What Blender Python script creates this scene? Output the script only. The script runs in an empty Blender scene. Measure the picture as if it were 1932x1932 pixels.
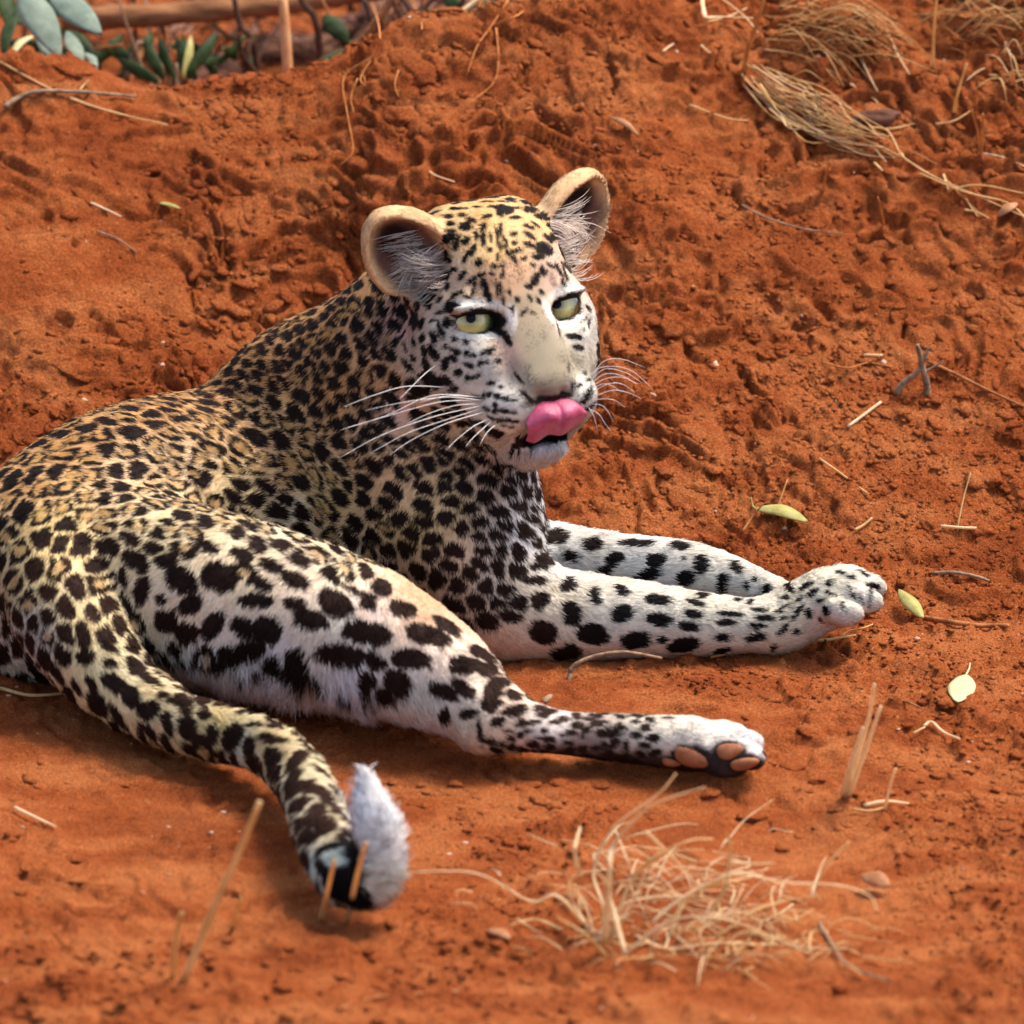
import bpy, math, random
import numpy as np
from mathutils import Vector, Matrix
from mathutils.bvhtree import BVHTree

R = math.radians
rng = np.random.default_rng(7)
random.seed(7)
scene = bpy.context.scene
col = scene.collection

# ------------------------------------------------------------------ camera
PITCH = R(20.0)
DIST = 7.0
PXM = 2147.0                     # photo pixels (1932 wide) per metre at the focus distance
FPX = PXM * DIST
FWD = np.array([0.0, math.cos(PITCH), -math.sin(PITCH)])
RIGHT = np.array([1.0, 0.0, 0.0])
UP = np.array([0.0, math.sin(PITCH), math.cos(PITCH)])
CAM = np.array([0.0, 0.0, 0.138]) - DIST * FWD
cam_data = bpy.data.cameras.new('camera')
cam = bpy.data.objects.new('camera', cam_data)
col.objects.link(cam)
cam.location = CAM
cam.rotation_euler = (math.pi / 2 - PITCH, 0, 0)
cam_data.sensor_width = 36.0
cam_data.lens = 36.0 * FPX / 1932.0
cam_data.clip_start = 0.1
cam_data.clip_end = 2000.0
cam_data.dof.use_dof = True
cam_data.dof.focus_distance = DIST + 0.12
cam_data.dof.aperture_fstop = 6.3
scene.camera = cam

# ------------------------------------------------------------------ sky, sun, exposure
SUN_EL, SUN_AZ = R(62.0), R(62.0)     # azimuth measured from +y (away from camera) towards +x
world = bpy.data.worlds.new('World')
scene.world = world
world.use_nodes = True
nt = world.node_tree
sky = nt.nodes.new('ShaderNodeTexSky')
sky.sky_type = 'NISHITA'
sky.sun_disc = False
sky.sun_elevation = SUN_EL
sky.sun_rotation = SUN_AZ
sky.air_density = 1.0
sky.dust_density = 4.0
bg = nt.nodes['Background']
bg.inputs['Strength'].default_value = 0.15
nt.links.new(sky.outputs['Color'], bg.inputs['Color'])
sun_data = bpy.data.lights.new('sun', 'SUN')
sun_data.energy = 2.3
sun_data.angle = R(20.0)
sun_data.color = (1.0, 0.94, 0.85)
sun = bpy.data.objects.new('sun', sun_data)
col.objects.link(sun)
sd = Vector((math.sin(SUN_AZ) * math.cos(SUN_EL), math.cos(SUN_AZ) * math.cos(SUN_EL), math.sin(SUN_EL)))
sun.rotation_euler = sd.to_track_quat('Z', 'Y').to_euler()
sun.location = sd * 20
scene.view_settings.view_transform = 'Standard'
scene.view_settings.look = 'None'
scene.view_settings.gamma = 1.0
scene.view_settings.exposure = 1.02
scene.view_settings.use_curve_mapping = False
scene.cycles.use_denoising = True
scene.cycles.max_bounces = 6
scene.cycles.diffuse_bounces = 3
scene.cycles.glossy_bounces = 2
scene.cycles.transmission_bounces = 4
scene.cycles.transparent_max_bounces = 8

# ------------------------------------------------------------------ helpers
def ray(u, v):
    return FWD + RIGHT * (u - 966.0) / FPX + UP * (966.0 - v) / FPX

def P(u, v, y=None, z=None):
    """photo pixel + world depth y (or height z) -> world point"""
    r = ray(u, v)
    t = (y - CAM[1]) / r[1] if y is not None else (z - CAM[2]) / r[2]
    return CAM + r * t

def project(p):
    """world points (n,3) -> photo pixels"""
    d = np.asarray(p) - CAM
    w = d @ FWD
    return np.stack([966.0 + FPX * (d @ RIGHT) / w, 966.0 - FPX * (d @ UP) / w], -1)

def S(px):
    return px / PXM

def sm(a, b, x):
    t = np.clip((x - a) / (b - a), 0, 1)
    return t * t * (3 - 2 * t)

def lin(r, g, b):
    f = lambda c: (c / 255 / 12.92) if c / 255 <= 0.04045 else ((c / 255 + 0.055) / 1.055) ** 2.4
    return np.array([f(r), f(g), f(b)])

def _hash(ix, iy, iz, seed):
    h = (ix.astype(np.int64) * 374761393 + iy.astype(np.int64) * 668265263 + iz.astype(np.int64) * 2147483647 + seed * 974711) & 0x7fffffff
    h = ((h ^ (h >> 13)) * 1274126177) & 0x7fffffff
    h = ((h ^ (h >> 15)) * 1911520717) & 0x7fffffff
    return ((h ^ (h >> 16)) & 0xffffff) / float(0xffffff) * 2 - 1

def noise2(x, y, seed=0):
    ix, iy = np.floor(x), np.floor(y)
    fx, fy = x - ix, y - iy
    ux, uy = fx * fx * fx * (fx * (fx * 6 - 15) + 10), fy * fy * fy * (fy * (fy * 6 - 15) + 10)
    z0 = np.zeros_like(ix)
    a, b = _hash(ix, iy, z0, seed), _hash(ix + 1, iy, z0, seed)
    c, d = _hash(ix, iy + 1, z0, seed), _hash(ix + 1, iy + 1, z0, seed)
    return (a * (1 - ux) + b * ux) * (1 - uy) + (c * (1 - ux) + d * ux) * uy

def fbm2(x, y, seed=0, oct=4, gain=0.5):
    s, a, n = 0, 1.0, 0
    for i in range(oct):
        s = s + a * noise2(x * 2 ** i + 17.3 * i, y * 2 ** i - 9.1 * i, seed + i)
        n += a
        a *= gain
    return s / n

def noise3(p, seed=0):
    x, y, z = p[..., 0], p[..., 1], p[..., 2]
    ix, iy, iz = np.floor(x), np.floor(y), np.floor(z)
    fx, fy, fz = x - ix, y - iy, z - iz
    f = lambda t: t * t * (3 - 2 * t)
    ux, uy, uz = f(fx), f(fy), f(fz)
    def pl(k):
        a, b = _hash(ix, iy, iz + k, seed), _hash(ix + 1, iy, iz + k, seed)
        c, d = _hash(ix, iy + 1, iz + k, seed), _hash(ix + 1, iy + 1, iz + k, seed)
        return (a * (1 - ux) + b * ux) * (1 - uy) + (c * (1 - ux) + d * ux) * uy
    return pl(0) * (1 - uz) + pl(1) * uz

def tag(o, label=None, cat=None, group=None, kind=None):
    for k, v in (('label', label), ('category', cat), ('group', group), ('kind', kind)):
        if v:
            o[k] = v
    return o

def mesh_obj(name, verts, faces, mat=None, parent=None, smooth=True):
    me = bpy.data.meshes.new(name)
    if isinstance(faces, np.ndarray):
        verts = np.asarray(verts, np.float32)
        n, k = faces.shape
        me.vertices.add(len(verts))
        me.vertices.foreach_set('co', verts.ravel())
        me.loops.add(n * k)
        me.loops.foreach_set('vertex_index', faces.astype(np.int32).ravel())
        me.polygons.add(n)
        me.polygons.foreach_set('loop_start', np.arange(0, n * k, k, dtype=np.int32))
        me.update(calc_edges=True)
    else:
        me.from_pydata([tuple(v) for v in verts], [], faces)
        me.update()
    me.polygons.foreach_set('use_smooth', np.full(len(me.polygons), smooth, dtype=bool))
    o = bpy.data.objects.new(name, me)
    col.objects.link(o)
    if mat:
        me.materials.append(mat)
    if parent:
        o.parent = parent
        o.matrix_parent_inverse = parent.matrix_world.inverted()
    return o

def empty(name, loc=(0, 0, 0)):
    o = bpy.data.objects.new(name, None)
    o.location = loc
    o.matrix_world = Matrix.Translation(Vector(loc))
    o.empty_display_size = 0.05
    col.objects.link(o)
    return o

# ------------------------------------------------------------------ materials
MATS = {}
def new_mat(name, rough=0.8, spec=0.2):
    m = bpy.data.materials.new(name)
    m.use_nodes = True
    b = m.node_tree.nodes['Principled BSDF']
    b.inputs['Roughness'].default_value = rough
    b.inputs['Specular IOR Level'].default_value = spec
    MATS[name] = m
    return m, m.node_tree, b

def noise_mat(name, c1, c2, scale=20.0, rough=0.8, spec=0.2, c3=None, bump=0.0, bscale=200.0, coord='Object', stretch=(1, 1, 1), detail=6, trans=0.0):
    m, nt, b = new_mat(name, rough, spec)
    N, L = nt.nodes, nt.links
    tc = N.new('ShaderNodeTexCoord')
    mp = N.new('ShaderNodeMapping')
    mp.inputs['Scale'].default_value = stretch
    L.new(tc.outputs[coord], mp.inputs[0])
    n = N.new('ShaderNodeTexNoise')
    n.inputs['Scale'].default_value = scale
    n.inputs['Detail'].default_value = detail
    n.inputs['Roughness'].default_value = 0.65
    L.new(mp.outputs[0], n.inputs['Vector'])
    cr = N.new('ShaderNodeValToRGB')
    cr.color_ramp.elements[0].position = 0.33
    cr.color_ramp.elements[1].position = 0.68
    cr.color_ramp.elements[0].color = (*c1, 1)
    cr.color_ramp.elements[1].color = (*c2, 1)
    if c3 is not None:
        e = cr.color_ramp.elements.new(0.8)
        e.color = (*c3, 1)
    L.new(n.outputs['Fac'], cr.inputs[0])
    L.new(cr.outputs[0], b.inputs['Base Color'])
    if trans:
        tb = N.new('ShaderNodeBsdfTranslucent'); mx = N.new('ShaderNodeMixShader'); mx.inputs[0].default_value = trans
        L.new(cr.outputs[0], tb.inputs['Color']); L.new(b.outputs[0], mx.inputs[1]); L.new(tb.outputs[0], mx.inputs[2])
        L.new(mx.outputs[0], N['Material Output'].inputs['Surface'])
    if bump:
        n2 = N.new('ShaderNodeTexNoise')
        n2.inputs['Scale'].default_value = bscale
        n2.inputs['Detail'].default_value = 4
        L.new(mp.outputs[0], n2.inputs['Vector'])
        bp = N.new('ShaderNodeBump')
        bp.inputs['Strength'].default_value = bump
        bp.inputs['Distance'].default_value = 0.002
        L.new(n2.outputs['Fac'], bp.inputs['Height'])
        L.new(bp.outputs[0], b.inputs['Normal'])
    return m
# ------------------------------------------------------------------ ground: one height sheet, flat in front, a bank of red earth behind
RIDGE = np.array([(-400, 150), (0, 112), (100, 122), (200, 146), (300, 160), (420, 140), (520, 152), (600, 142), (680, 108), (760, 66), (850, 38), (950, 20), (1050, -8), (1200, -70), (1932, -220), (2400, -260)], float)
RX = np.array([P(u, v, y=.70)[0] for u, v in RIDGE]); RZ = np.array([P(u, v, y=.70)[2] for u, v in RIDGE])
def base_height(x, y):
    yr = .70 + .22 * sm(-.1, .45, x)
    zr = np.interp(x, RX, RZ) + .22 * sm(-.1, .45, x) * .0
    zr = zr + (yr - .70) * (-.364) + .012 * noise2(x * 9, y * 0 + 3.1, 5)
    y0 = .20 - .12 * sm(-.1, .5, x) - .05 * sm(-.1, -.5, x)
    t = np.clip((y - y0) / (yr - y0), 0, None)
    up = np.minimum(t, 1)
    prof = .82 * up ** 1.12 + .18 * sm(0, 1, up)
    z = zr * prof
    back = np.clip(y - yr, 0, None)
    z = z - .16 * sm(0, .34, back) * zr / .3 + .16 * sm(.5, 3.0, back)
    # gentle swells in front, the hollow the animal lies in
    z = z + .012 * noise2(x * 3.1 + 4, y * 2.2, 9) * sm(.5, -.2, y) - .006
    return z

def ground_height(x, y, parts=False):
    z = base_height(x, y)
    near_ = np.exp(-(np.maximum(np.abs(x) - 1.2, 0) / .6) ** 2) * np.exp(-(np.maximum(np.abs(y) - 1.8, 0) / .8) ** 2)
    bank = sm(.12, .40, y)
    s = z * .94 + y * (.342 + .2 * (1 - bank))                 # distance up the slope, roughly as the eye sees it
    th = R(25)
    wx = .016 * noise2(x * 16, s * 16, 71) + .009 * noise2(x * 45, s * 45, 73); wy = .016 * noise2(x * 16, s * 16, 72) + .009 * noise2(x * 45, s * 45, 74)
    p, q = (x + wx) * math.cos(th) - (s + wy) * math.sin(th), (x + wx) * math.sin(th) + (s + wy) * math.cos(th)
    h = (.007 + .013 * bank) * fbm2(p * 3.2, q * 8.5, 21, 2)
    calm = sm(-.30, .22, fbm2(p * 3.0 + 5, q * 6.0, 23, 2) + .05)           # smoother tongues of loose soil between the broken patches + .022 * sm(-.22, -.42, y) * fbm2(x * 4.5 + 2, s * 9, 27, 3)
    # broken ledges, long with the slope's rake, steep on their lower side
    lod = sm(-.35, .25, fbm2(x * 5, s * 6, 33, 2) + .3 * bank) * (.55 + .45 * calm)
    def ledge(n, w):
        """sawtooth: slow rise, sudden drop on the downhill side"""
        f = n / w
        f = f - np.floor(f)
        return sm(0, .34, f) * (1 - .85 * sm(.30, 1.0, f))
    n = fbm2(p * 9, q * 26, 31, 2) + q * 8.0
    h = h + lod * .0140 * ledge(n, .40) * (.25 + .75 * bank + .35 * sm(-.25, -.45, y)) * sm(-.3, .2, fbm2(p * 10, q * 22, 32, 2) + .12)
    n = fbm2(p * 24 + 8, q * 58, 35, 2) + q * 17.0
    h = h + lod * .0068 * ledge(n, .42) * (.4 + .6 * bank) * sm(-.25, .2, fbm2(p * 22, q * 44, 36, 2) + .1)
    # crumbly lumps
    c = fbm2(x * 34 + wx * 60, s * 48, 41, 3)
    h = h + .0085 * (1 - .6 * bank) * sm(.02, .45, c) * sm(-.35, .25, fbm2(x * 4 + 7, s * 4, 43, 2))
    c = fbm2(x * 80, s * 105, 45, 2)
    h = h + .0042 * sm(0, .5, c) * sm(-.4, .3, fbm2(x * 6 - 3, s * 6, 47, 2))
    h = h + .0009 * noise2(x * 130, s * 150, 49)
    c = fbm2(p * 55 + 5, q * 95, 53, 3)
    h = h + (.35 + .65 * bank) * (.55 + .45 * calm) * (0.0030 * sm(-.05, .35, c) + .0018 * fbm2(x * 120, s * 150, 55, 2))
    pit = fbm2(p * 28 + 3, q * 66, 51, 2)
    h = h - .008 * sm(.40, .58, pit) * (.5 + .5 * bank)
    return (z + h * near_) if not parts else (z, h * near_)

def ground_hit(u, v):
    """where the sight line through a photo pixel meets the ground"""
    r = ray(u, v)
    lo, hi = 5.2, 12.0
    for n in (240, 60, 20):
        t = np.linspace(lo, hi, n)
        p = CAM + r[None] * t[:, None]
        d = p[:, 2] - ground_height(p[:, 0], p[:, 1])
        k = int(np.argmax(d < 0))
        if d[k] >= 0:
            k = n - 1
        lo, hi = t[max(k - 1, 0)], t[k]
    return CAM + r * (lo + hi) / 2
def gz(x, y):
    return float(ground_height(np.array([float(x)]), np.array([float(y)]))[0])

def axis_coords(lo, hi, fine, far, grow=1.35):
    a = list(np.arange(lo, hi + fine * .5, fine))
    st, left, right = fine, [], []
    v = a[-1]
    while v < far:
        st *= grow; v += st; right.append(v)
    st, v = fine, a[0]
    while v > -far:
        st *= grow; v -= st; left.append(v)
    return np.array(left[::-1] + a + right)
gx = axis_coords(-.60, .60, .0024, 600)
gy1 = axis_coords(-.95, 1.32, .0031, 600)
X, Y = np.meshgrid(gx, gy1, indexing='ij')
zb, hb = ground_height(X.ravel(), Y.ravel(), True)
e_ = .02
bx_ = (base_height(X.ravel() + e_, Y.ravel()) - base_height(X.ravel() - e_, Y.ravel())) / (2 * e_)
by_ = (base_height(X.ravel(), Y.ravel() + e_) - base_height(X.ravel(), Y.ravel() - e_)) / (2 * e_)
il_ = .94 / np.sqrt(1 + bx_ ** 2 + by_ ** 2)
GV = np.stack([X.ravel() - bx_ * hb * il_, Y.ravel() - by_ * hb * il_, zb + hb * il_], 1)      # relief stands off along the slope's normal
nx, ny = X.shape
ii = np.arange(nx * ny).reshape(nx, ny)
GF = np.stack([ii[:-1, :-1], ii[1:, :-1], ii[1:, 1:], ii[:-1, 1:]], -1).reshape(-1, 4)

def soil_material():
    m, nt, b = new_mat('red soil', 1.0, .05)
    N, L = nt.nodes, nt.links
    tc = N.new('ShaderNodeNewGeometry')
    def noise(scale, detail, rough=.6, dist=0.0, vec=None):
        n = N.new('ShaderNodeTexNoise')
        n.inputs['Scale'].default_value = scale; n.inputs['Detail'].default_value = detail
        n.inputs['Roughness'].default_value = rough; n.inputs['Distortion'].default_value = dist
        L.new(vec or tc.outputs['Position'], n.inputs['Vector'])
        return n.outputs['Fac']
    def ramp(fac, stops):
        r = N.new('ShaderNodeValToRGB')
        e = r.color_ramp.elements
        e[0].position, e[0].color = stops[0][0], (*stops[0][1], 1)
        e[1].position, e[1].color = stops[-1][0], (*stops[-1][1], 1)
        for p, c in stops[1:-1]:
            q = e.new(p); q.color = (*c, 1)
        L.new(fac, r.inputs[0])
        return r.outputs[0]
    def mix(f, a, c, mode='MIX'):
        x = N.new('ShaderNodeMix'); x.data_type = 'RGBA'; x.blend_type = mode
        if isinstance(f, float):
            x.inputs[0].default_value = f
        else:
            L.new(f, x.inputs[0])
        for i, q in ((6, a), (7, c)):
            if isinstance(q, tuple):
                x.inputs[i].default_value = q
            else:
                L.new(q, x.inputs[i])
        return x.outputs[2]
    mp = N.new('ShaderNodeMapping'); mp.inputs['Rotation'].default_value = (0, 0, R(-24)); mp.inputs['Scale'].default_value = (1, 2.2, 2.2)
    L.new(tc.outputs['Position'], mp.inputs[0])
    c1 = ramp(noise(7.5, 6, .62, .5, mp.outputs[0]), [(.32, (0.222, 0.0455, 0.0127)), (.47, (0.404, 0.0966, 0.0255)), (.62, (0.583, 0.1877, 0.0596))])
    c2 = ramp(noise(0.583, 8.0450, 0.9933), [(.33, (0.265, 0.0537, 0.0142)), (.52, (0.431, 0.1099, 0.0312)), (.68, (0.583, 0.2078, 0.0738))])
    c = mix(.34, c1, c2)
    gr = ramp(noise(520, 3, .7), [(.36, (.5, .45, .42)), (.52, (1, 1, 1)), (.70, (1.6, 1.65, 1.7))])
    c = mix(.8, c, gr, 'MULTIPLY')
    sp = ramp(noise(190, 2, .5), [(.70, (0, 0, 0)), (.76, (1, 1, 1))])
    c = mix(sp, c, (.50, .22, .10, 1))
    L.new(c, b.inputs['Base Color'])
    f1, f2 = noise(240, 5, .75), noise(800, 3, .7)
    ad = N.new('ShaderNodeMath'); ad.operation = 'MULTIPLY_ADD'; ad.inputs[1].default_value = .45
    L.new(f2, ad.inputs[0]); L.new(f1, ad.inputs[2])
    bp = N.new('ShaderNodeBump'); bp.inputs['Strength'].default_value = 1.0; bp.inputs['Distance'].default_value = .007
    L.new(ad.outputs[0], bp.inputs['Height']); L.new(bp.outputs[0], b.inputs['Normal'])
    return m
m_soil = soil_material()
ground = mesh_obj('ground', GV, GF, m_soil)
tag(ground, 'red orange earth with a crumbling bank behind', 'ground', kind='structure')
print('ground', len(GF))
# ------------------------------------------------------------------ clods: the largest are pieces of the ground, the crumbs one mass
import bmesh
def lump_mesh(seed, sub, flat=.5):
    bm = bmesh.new()
    bmesh.ops.create_icosphere(bm, subdivisions=sub, radius=1.0)
    co = np.array([v.co[:] for v in bm.verts])
    off = seed * 7.31
    n = noise3(co * 1.3 + off, seed) * .36 + noise3(co * 2.9 + off, seed + 1) * .20 + noise3(co * 6.5 + off, seed + 2) * .09
    co = co * (1 + n)[:, None]
    co[:, 0] *= 1.25; co[:, 2] *= flat
    co[:, 2] = np.where(co[:, 2] > .25, .25 + (co[:, 2] - .25) * .6, co[:, 2])
    F = np.array([[v.index for v in f.verts] for f in bm.faces])
    bm.free()
    return co, F
def slope_frame(x, y, jit):
    e = .012
    zx = (base_height(x + e, y) - base_height(x - e, y)) / (2 * e)
    zy = (base_height(x, y + e) - base_height(x, y - e)) / (2 * e)
    n = np.stack([-zx, -zy, np.ones_like(zx)], -1)
    n /= np.linalg.norm(n, axis=-1, keepdims=True)
    a = np.radians(27) + jit
    d = np.cos(a)[:, None] * RIGHT - np.sin(a)[:, None] * UP
    vd = -FWD
    t = d - vd[None] * (np.sum(d * n, -1) / np.maximum(n @ vd, .3))[:, None]
    t = t - n * np.sum(t * n, -1, keepdims=True)
    t /= np.linalg.norm(t, axis=-1, keepdims=True)
    return t, np.cross(n, t), n
def scatter(n, dens_seed):
    """positions over the visible ground, thicker on the bank and in rubble patches"""
    x = rng.uniform(-.58, .58, n * 4); y = np.where(rng.random(n * 4) < .62, rng.uniform(.10, 1.0, n * 4), rng.uniform(-.85, .12, n * 4))
    k = fbm2(x * 5, y * 4, dens_seed, 2) + .12 * sm(.1, .3, y) + .25 * sm(.1, .5, x) * sm(.2, -.2, y)
    keep = rng.random(n * 4) < sm(-.25, .35, k)
    return x[keep][:n], y[keep][:n]
LUMPS = [lump_mesh(k, 3, (.40, .5, .62)[k % 3]) for k in range(10)]
lump_data = []
for k, (co, F) in enumerate(LUMPS):
    o = mesh_obj('clod', co, F, m_soil)
    lump_data.append(o.data)
    bpy.data.objects.remove(o)
cx, cy = scatter(255, 61)
cr = (.0050 + .0095 * rng.random(len(cx)) ** 2.2) * (.8 + .3 * sm(.12, .3, cy))
T, B, Nn = slope_frame(cx, cy, rng.normal(0, .35, len(cx)))
cz = ground_height(cx, cy)
def add_clod(x, y, z, r, t, b, n, k, sx=1.0, flatk=1.0, sink=.15, mat=None):
    o = bpy.data.objects.new('clod', lump_data[k % len(lump_data)])
    col.objects.link(o)
    M = Matrix((t * r * sx, b * r, n * r * flatk)).transposed().to_4x4()
    M.translation = Vector((x, y, z)) - Vector(n) * r * sink
    o.matrix_world = M
    o.parent = ground
    return o
for i in range(len(cx)):
    steep = sm(.15, .4, cy[i])
    add_clod(cx[i], cy[i], cz[i], cr[i], T[i], B[i], Nn[i], i, 1 + 1.1 * steep * rng.random(), 1.0 - .2 * steep, .05 + .2 * rng.random())
# bigger clods that can be told apart in the photograph (u, v, radius px)
for i, (u, v, r) in enumerate([(1285, 42, 22), (575, 292, 20), (745, 218, 20), (785, 232, 22), (275, 130, 12), (250, 132, 16), (545, 150, 20), (1265, 612, 24), (1240, 605, 18), (1300, 640, 14), (1165, 655, 14), (1300, 815, 26), (1255, 770, 14), (1490, 955, 20), (1395, 808, 12),
        (1472, 1560, 22), (1420, 1540, 20), (1330, 1490, 18), (1520, 1490, 16), (1450, 1600, 12), (1475, 1600, 13), (1575, 1525, 16), (1800, 1540, 14), (945, 1760, 24), (960, 1720, 14), (1885, 1510, 12), (1820, 1450, 14), (1700, 1440, 12), (1060, 1480, 16), (1840, 905, 22), (1870, 900, 22), (1760, 990, 20), (1850, 1000, 18), (1660, 215, 26), (1690, 250, 16), (1700, 965, 14), (1130, 1520, 12), (1550, 1470, 15), (180, 1330, 14), (60, 1470, 20), (230, 1480, 12), (140, 1620, 14)]):
    g = ground_hit(u, v)
    t, b, n = slope_frame(g[:1], g[1:2], rng.normal(0, .4, 1))
    add_clod(g[0], g[1], gz(g[0], g[1]), S(r), t[0], b[0], n[0], i + 3, 1.15, 1.15, .05)
def crumbs(name, n, rlo, rhi, power, sub, seed, mat):
    x, y = scatter(n, seed)
    r = rlo + (rhi - rlo) * rng.random(len(x)) ** power
    T, B, Nn = slope_frame(x, y, rng.normal(0, .6, len(x)))
    z = ground_height(x, y)
    base = [lump_mesh(20 + k, sub, .6) for k in range(6)]
    V, F, c = [], [], 0
    st = 1 + .8 * rng.random(len(x)) * sm(.15, .4, y)
    C0 = np.stack([x, y, z], 1) - Nn * (r * .12)[:, None]
    for k in range(6):
        co, f = base[k]
        sl = slice(k, None, 6)
        v = ((co[None, :, :1] * (st[sl, None] * T[sl])[:, None, :] + co[None, :, 1:2] * B[sl][:, None, :] + co[None, :, 2:] * Nn[sl][:, None, :]) * r[sl, None, None] + C0[sl][:, None, :])
        m = v.shape[0]
        V.append(v.reshape(-1, 3))
        F.append((f[None] + c + np.arange(m)[:, None, None] * len(co)).reshape(-1, 3)); c += m * len(co)
    o = mesh_obj(name, np.concatenate(V), np.concatenate(F), mat, ground)
    tag(o, kind='stuff')
    return o
crumbs('soil_crumbs', 3200, .0030, .0065, 1.6, 2, 63, m_soil)
crumbs('soil_grit', 26000, .0011, .0034, 2.0, 1, 65, m_soil)
m_peb = noise_mat('pale grit', (.36, .17, .09), (.58, .40, .28), 300, .8, .2)
crumbs('pale_grit', 420, .0008, .0030, 3.0, 1, 67, m_peb)
# ------------------------------------------------------------------ leopard: body as one smooth-blended distance field, meshed by surface nets
VOX = 0.0027
GMIN = np.array([-0.60, -0.66, -0.05])
GMAX = np.array([0.36, 0.36, 0.46])
GN = np.ceil((GMAX - GMIN) / VOX).astype(int)
FIELD = np.full(GN, 0.2, np.float32)
PART = np.zeros(GN, np.uint8)            # which group a cell is nearest to
GX = [GMIN[i] + VOX * np.arange(GN[i], dtype=np.float32) for i in range(3)]
TRUNK, HEAD, EAR, FNEAR, FFAR, HIND, TAIL = range(7)

def put(fn, lo, hi, k, part, sub=False):
    """blend a primitive into the field inside its bounding box"""
    m = k * 1.6 + 0.012
    i0 = np.clip(np.floor((np.asarray(lo) - m - GMIN) / VOX).astype(int), 0, GN)
    i1 = np.clip(np.ceil((np.asarray(hi) + m - GMIN) / VOX).astype(int) + 1, 0, GN)
    if np.any(i1 <= i0):
        return
    sl = tuple(slice(a, b) for a, b in zip(i0, i1))
    x = GX[0][sl[0]][:, None, None]
    y = GX[1][sl[1]][None, :, None]
    z = GX[2][sl[2]][None, None, :]
    d = fn(x, y, z).astype(np.float32)
    f = FIELD[sl]
    if sub:
        h = np.clip(0.5 - 0.5 * (f + d) / k, 0, 1)
        FIELD[sl] = f * (1 - h) + (-d) * h + k * h * (1 - h)
    else:
        if part is not None:
            PART[sl] = np.where(d < f, part, PART[sl])
        h = np.clip(0.5 + 0.5 * (d - f) / k, 0, 1)
        FIELD[sl] = d * (1 - h) + f * h - k * h * (1 - h)

def cone(a, b, ra, rb, k=0.03, part=TRUNK, flat=None, sub=False):
    """tapered capsule; flat=(direction, factor) squeezes the section along a direction"""
    a, b = np.asarray(a, float), np.asarray(b, float)
    ba = b - a
    L2 = ba @ ba
    def fn(x, y, z):
        px, py, pz = x - a[0], y - a[1], z - a[2]
        t = np.clip((px * ba[0] + py * ba[1] + pz * ba[2]) / L2, 0, 1)
        qx, qy, qz = px - ba[0] * t, py - ba[1] * t, pz - ba[2] * t
        r = ra + (rb - ra) * t
        if flat is not None:
            n, s = flat
            c = (qx * n[0] + qy * n[1] + qz * n[2]) * (1 / s - 1)
            qx, qy, qz = qx + c * n[0], qy + c * n[1], qz + c * n[2]
        return np.sqrt(qx * qx + qy * qy + qz * qz) - r
    rm = max(ra, rb)
    put(fn, np.minimum(a, b) - rm, np.maximum(a, b) + rm, k, part, sub)

def ell(c, axes, radii, k=0.02, part=TRUNK, sub=False, taper=0.0):
    """ellipsoid, axes = 3 unit row vectors"""
    c, A, r = np.asarray(c, float), np.asarray(axes, float), np.asarray(radii, float)
    def fn(x, y, z):
        px, py, pz = x - c[0], y - c[1], z - c[2]
        q = [(px * A[i, 0] + py * A[i, 1] + pz * A[i, 2]) for i in range(3)]
        if taper:
            q[0] = q[0] * (1 + taper * np.clip(q[1] / r[1], -1, 1))
        k0 = np.sqrt(sum((q[i] / r[i]) ** 2 for i in range(3)))
        k1 = np.sqrt(sum((q[i] / r[i] ** 2) ** 2 for i in range(3))) + 1e-9
        return k0 * (k0 - 1) / k1
    put(fn, c - r.max(), c + r.max(), k, part, sub)

def spline(pts, n=6):
    """Catmull-Rom through (k-dim) points, n steps per span"""
    p = np.asarray(pts, float)
    q = np.vstack([2 * p[0] - p[1], p, 2 * p[-1] - p[-2]])
    out = []
    for i in range(1, len(q) - 2):
        for t in np.arange(n) / n:
            out.append(0.5 * (2 * q[i] + (q[i + 1] - q[i - 1]) * t + (2 * q[i - 1] - 5 * q[i] + 4 * q[i + 1] - q[i + 2]) * t * t
                              + (3 * q[i] - q[i - 1] - 3 * q[i + 1] + q[i + 2]) * t ** 3))
    out.append(p[-1])
    return np.array(out)

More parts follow.
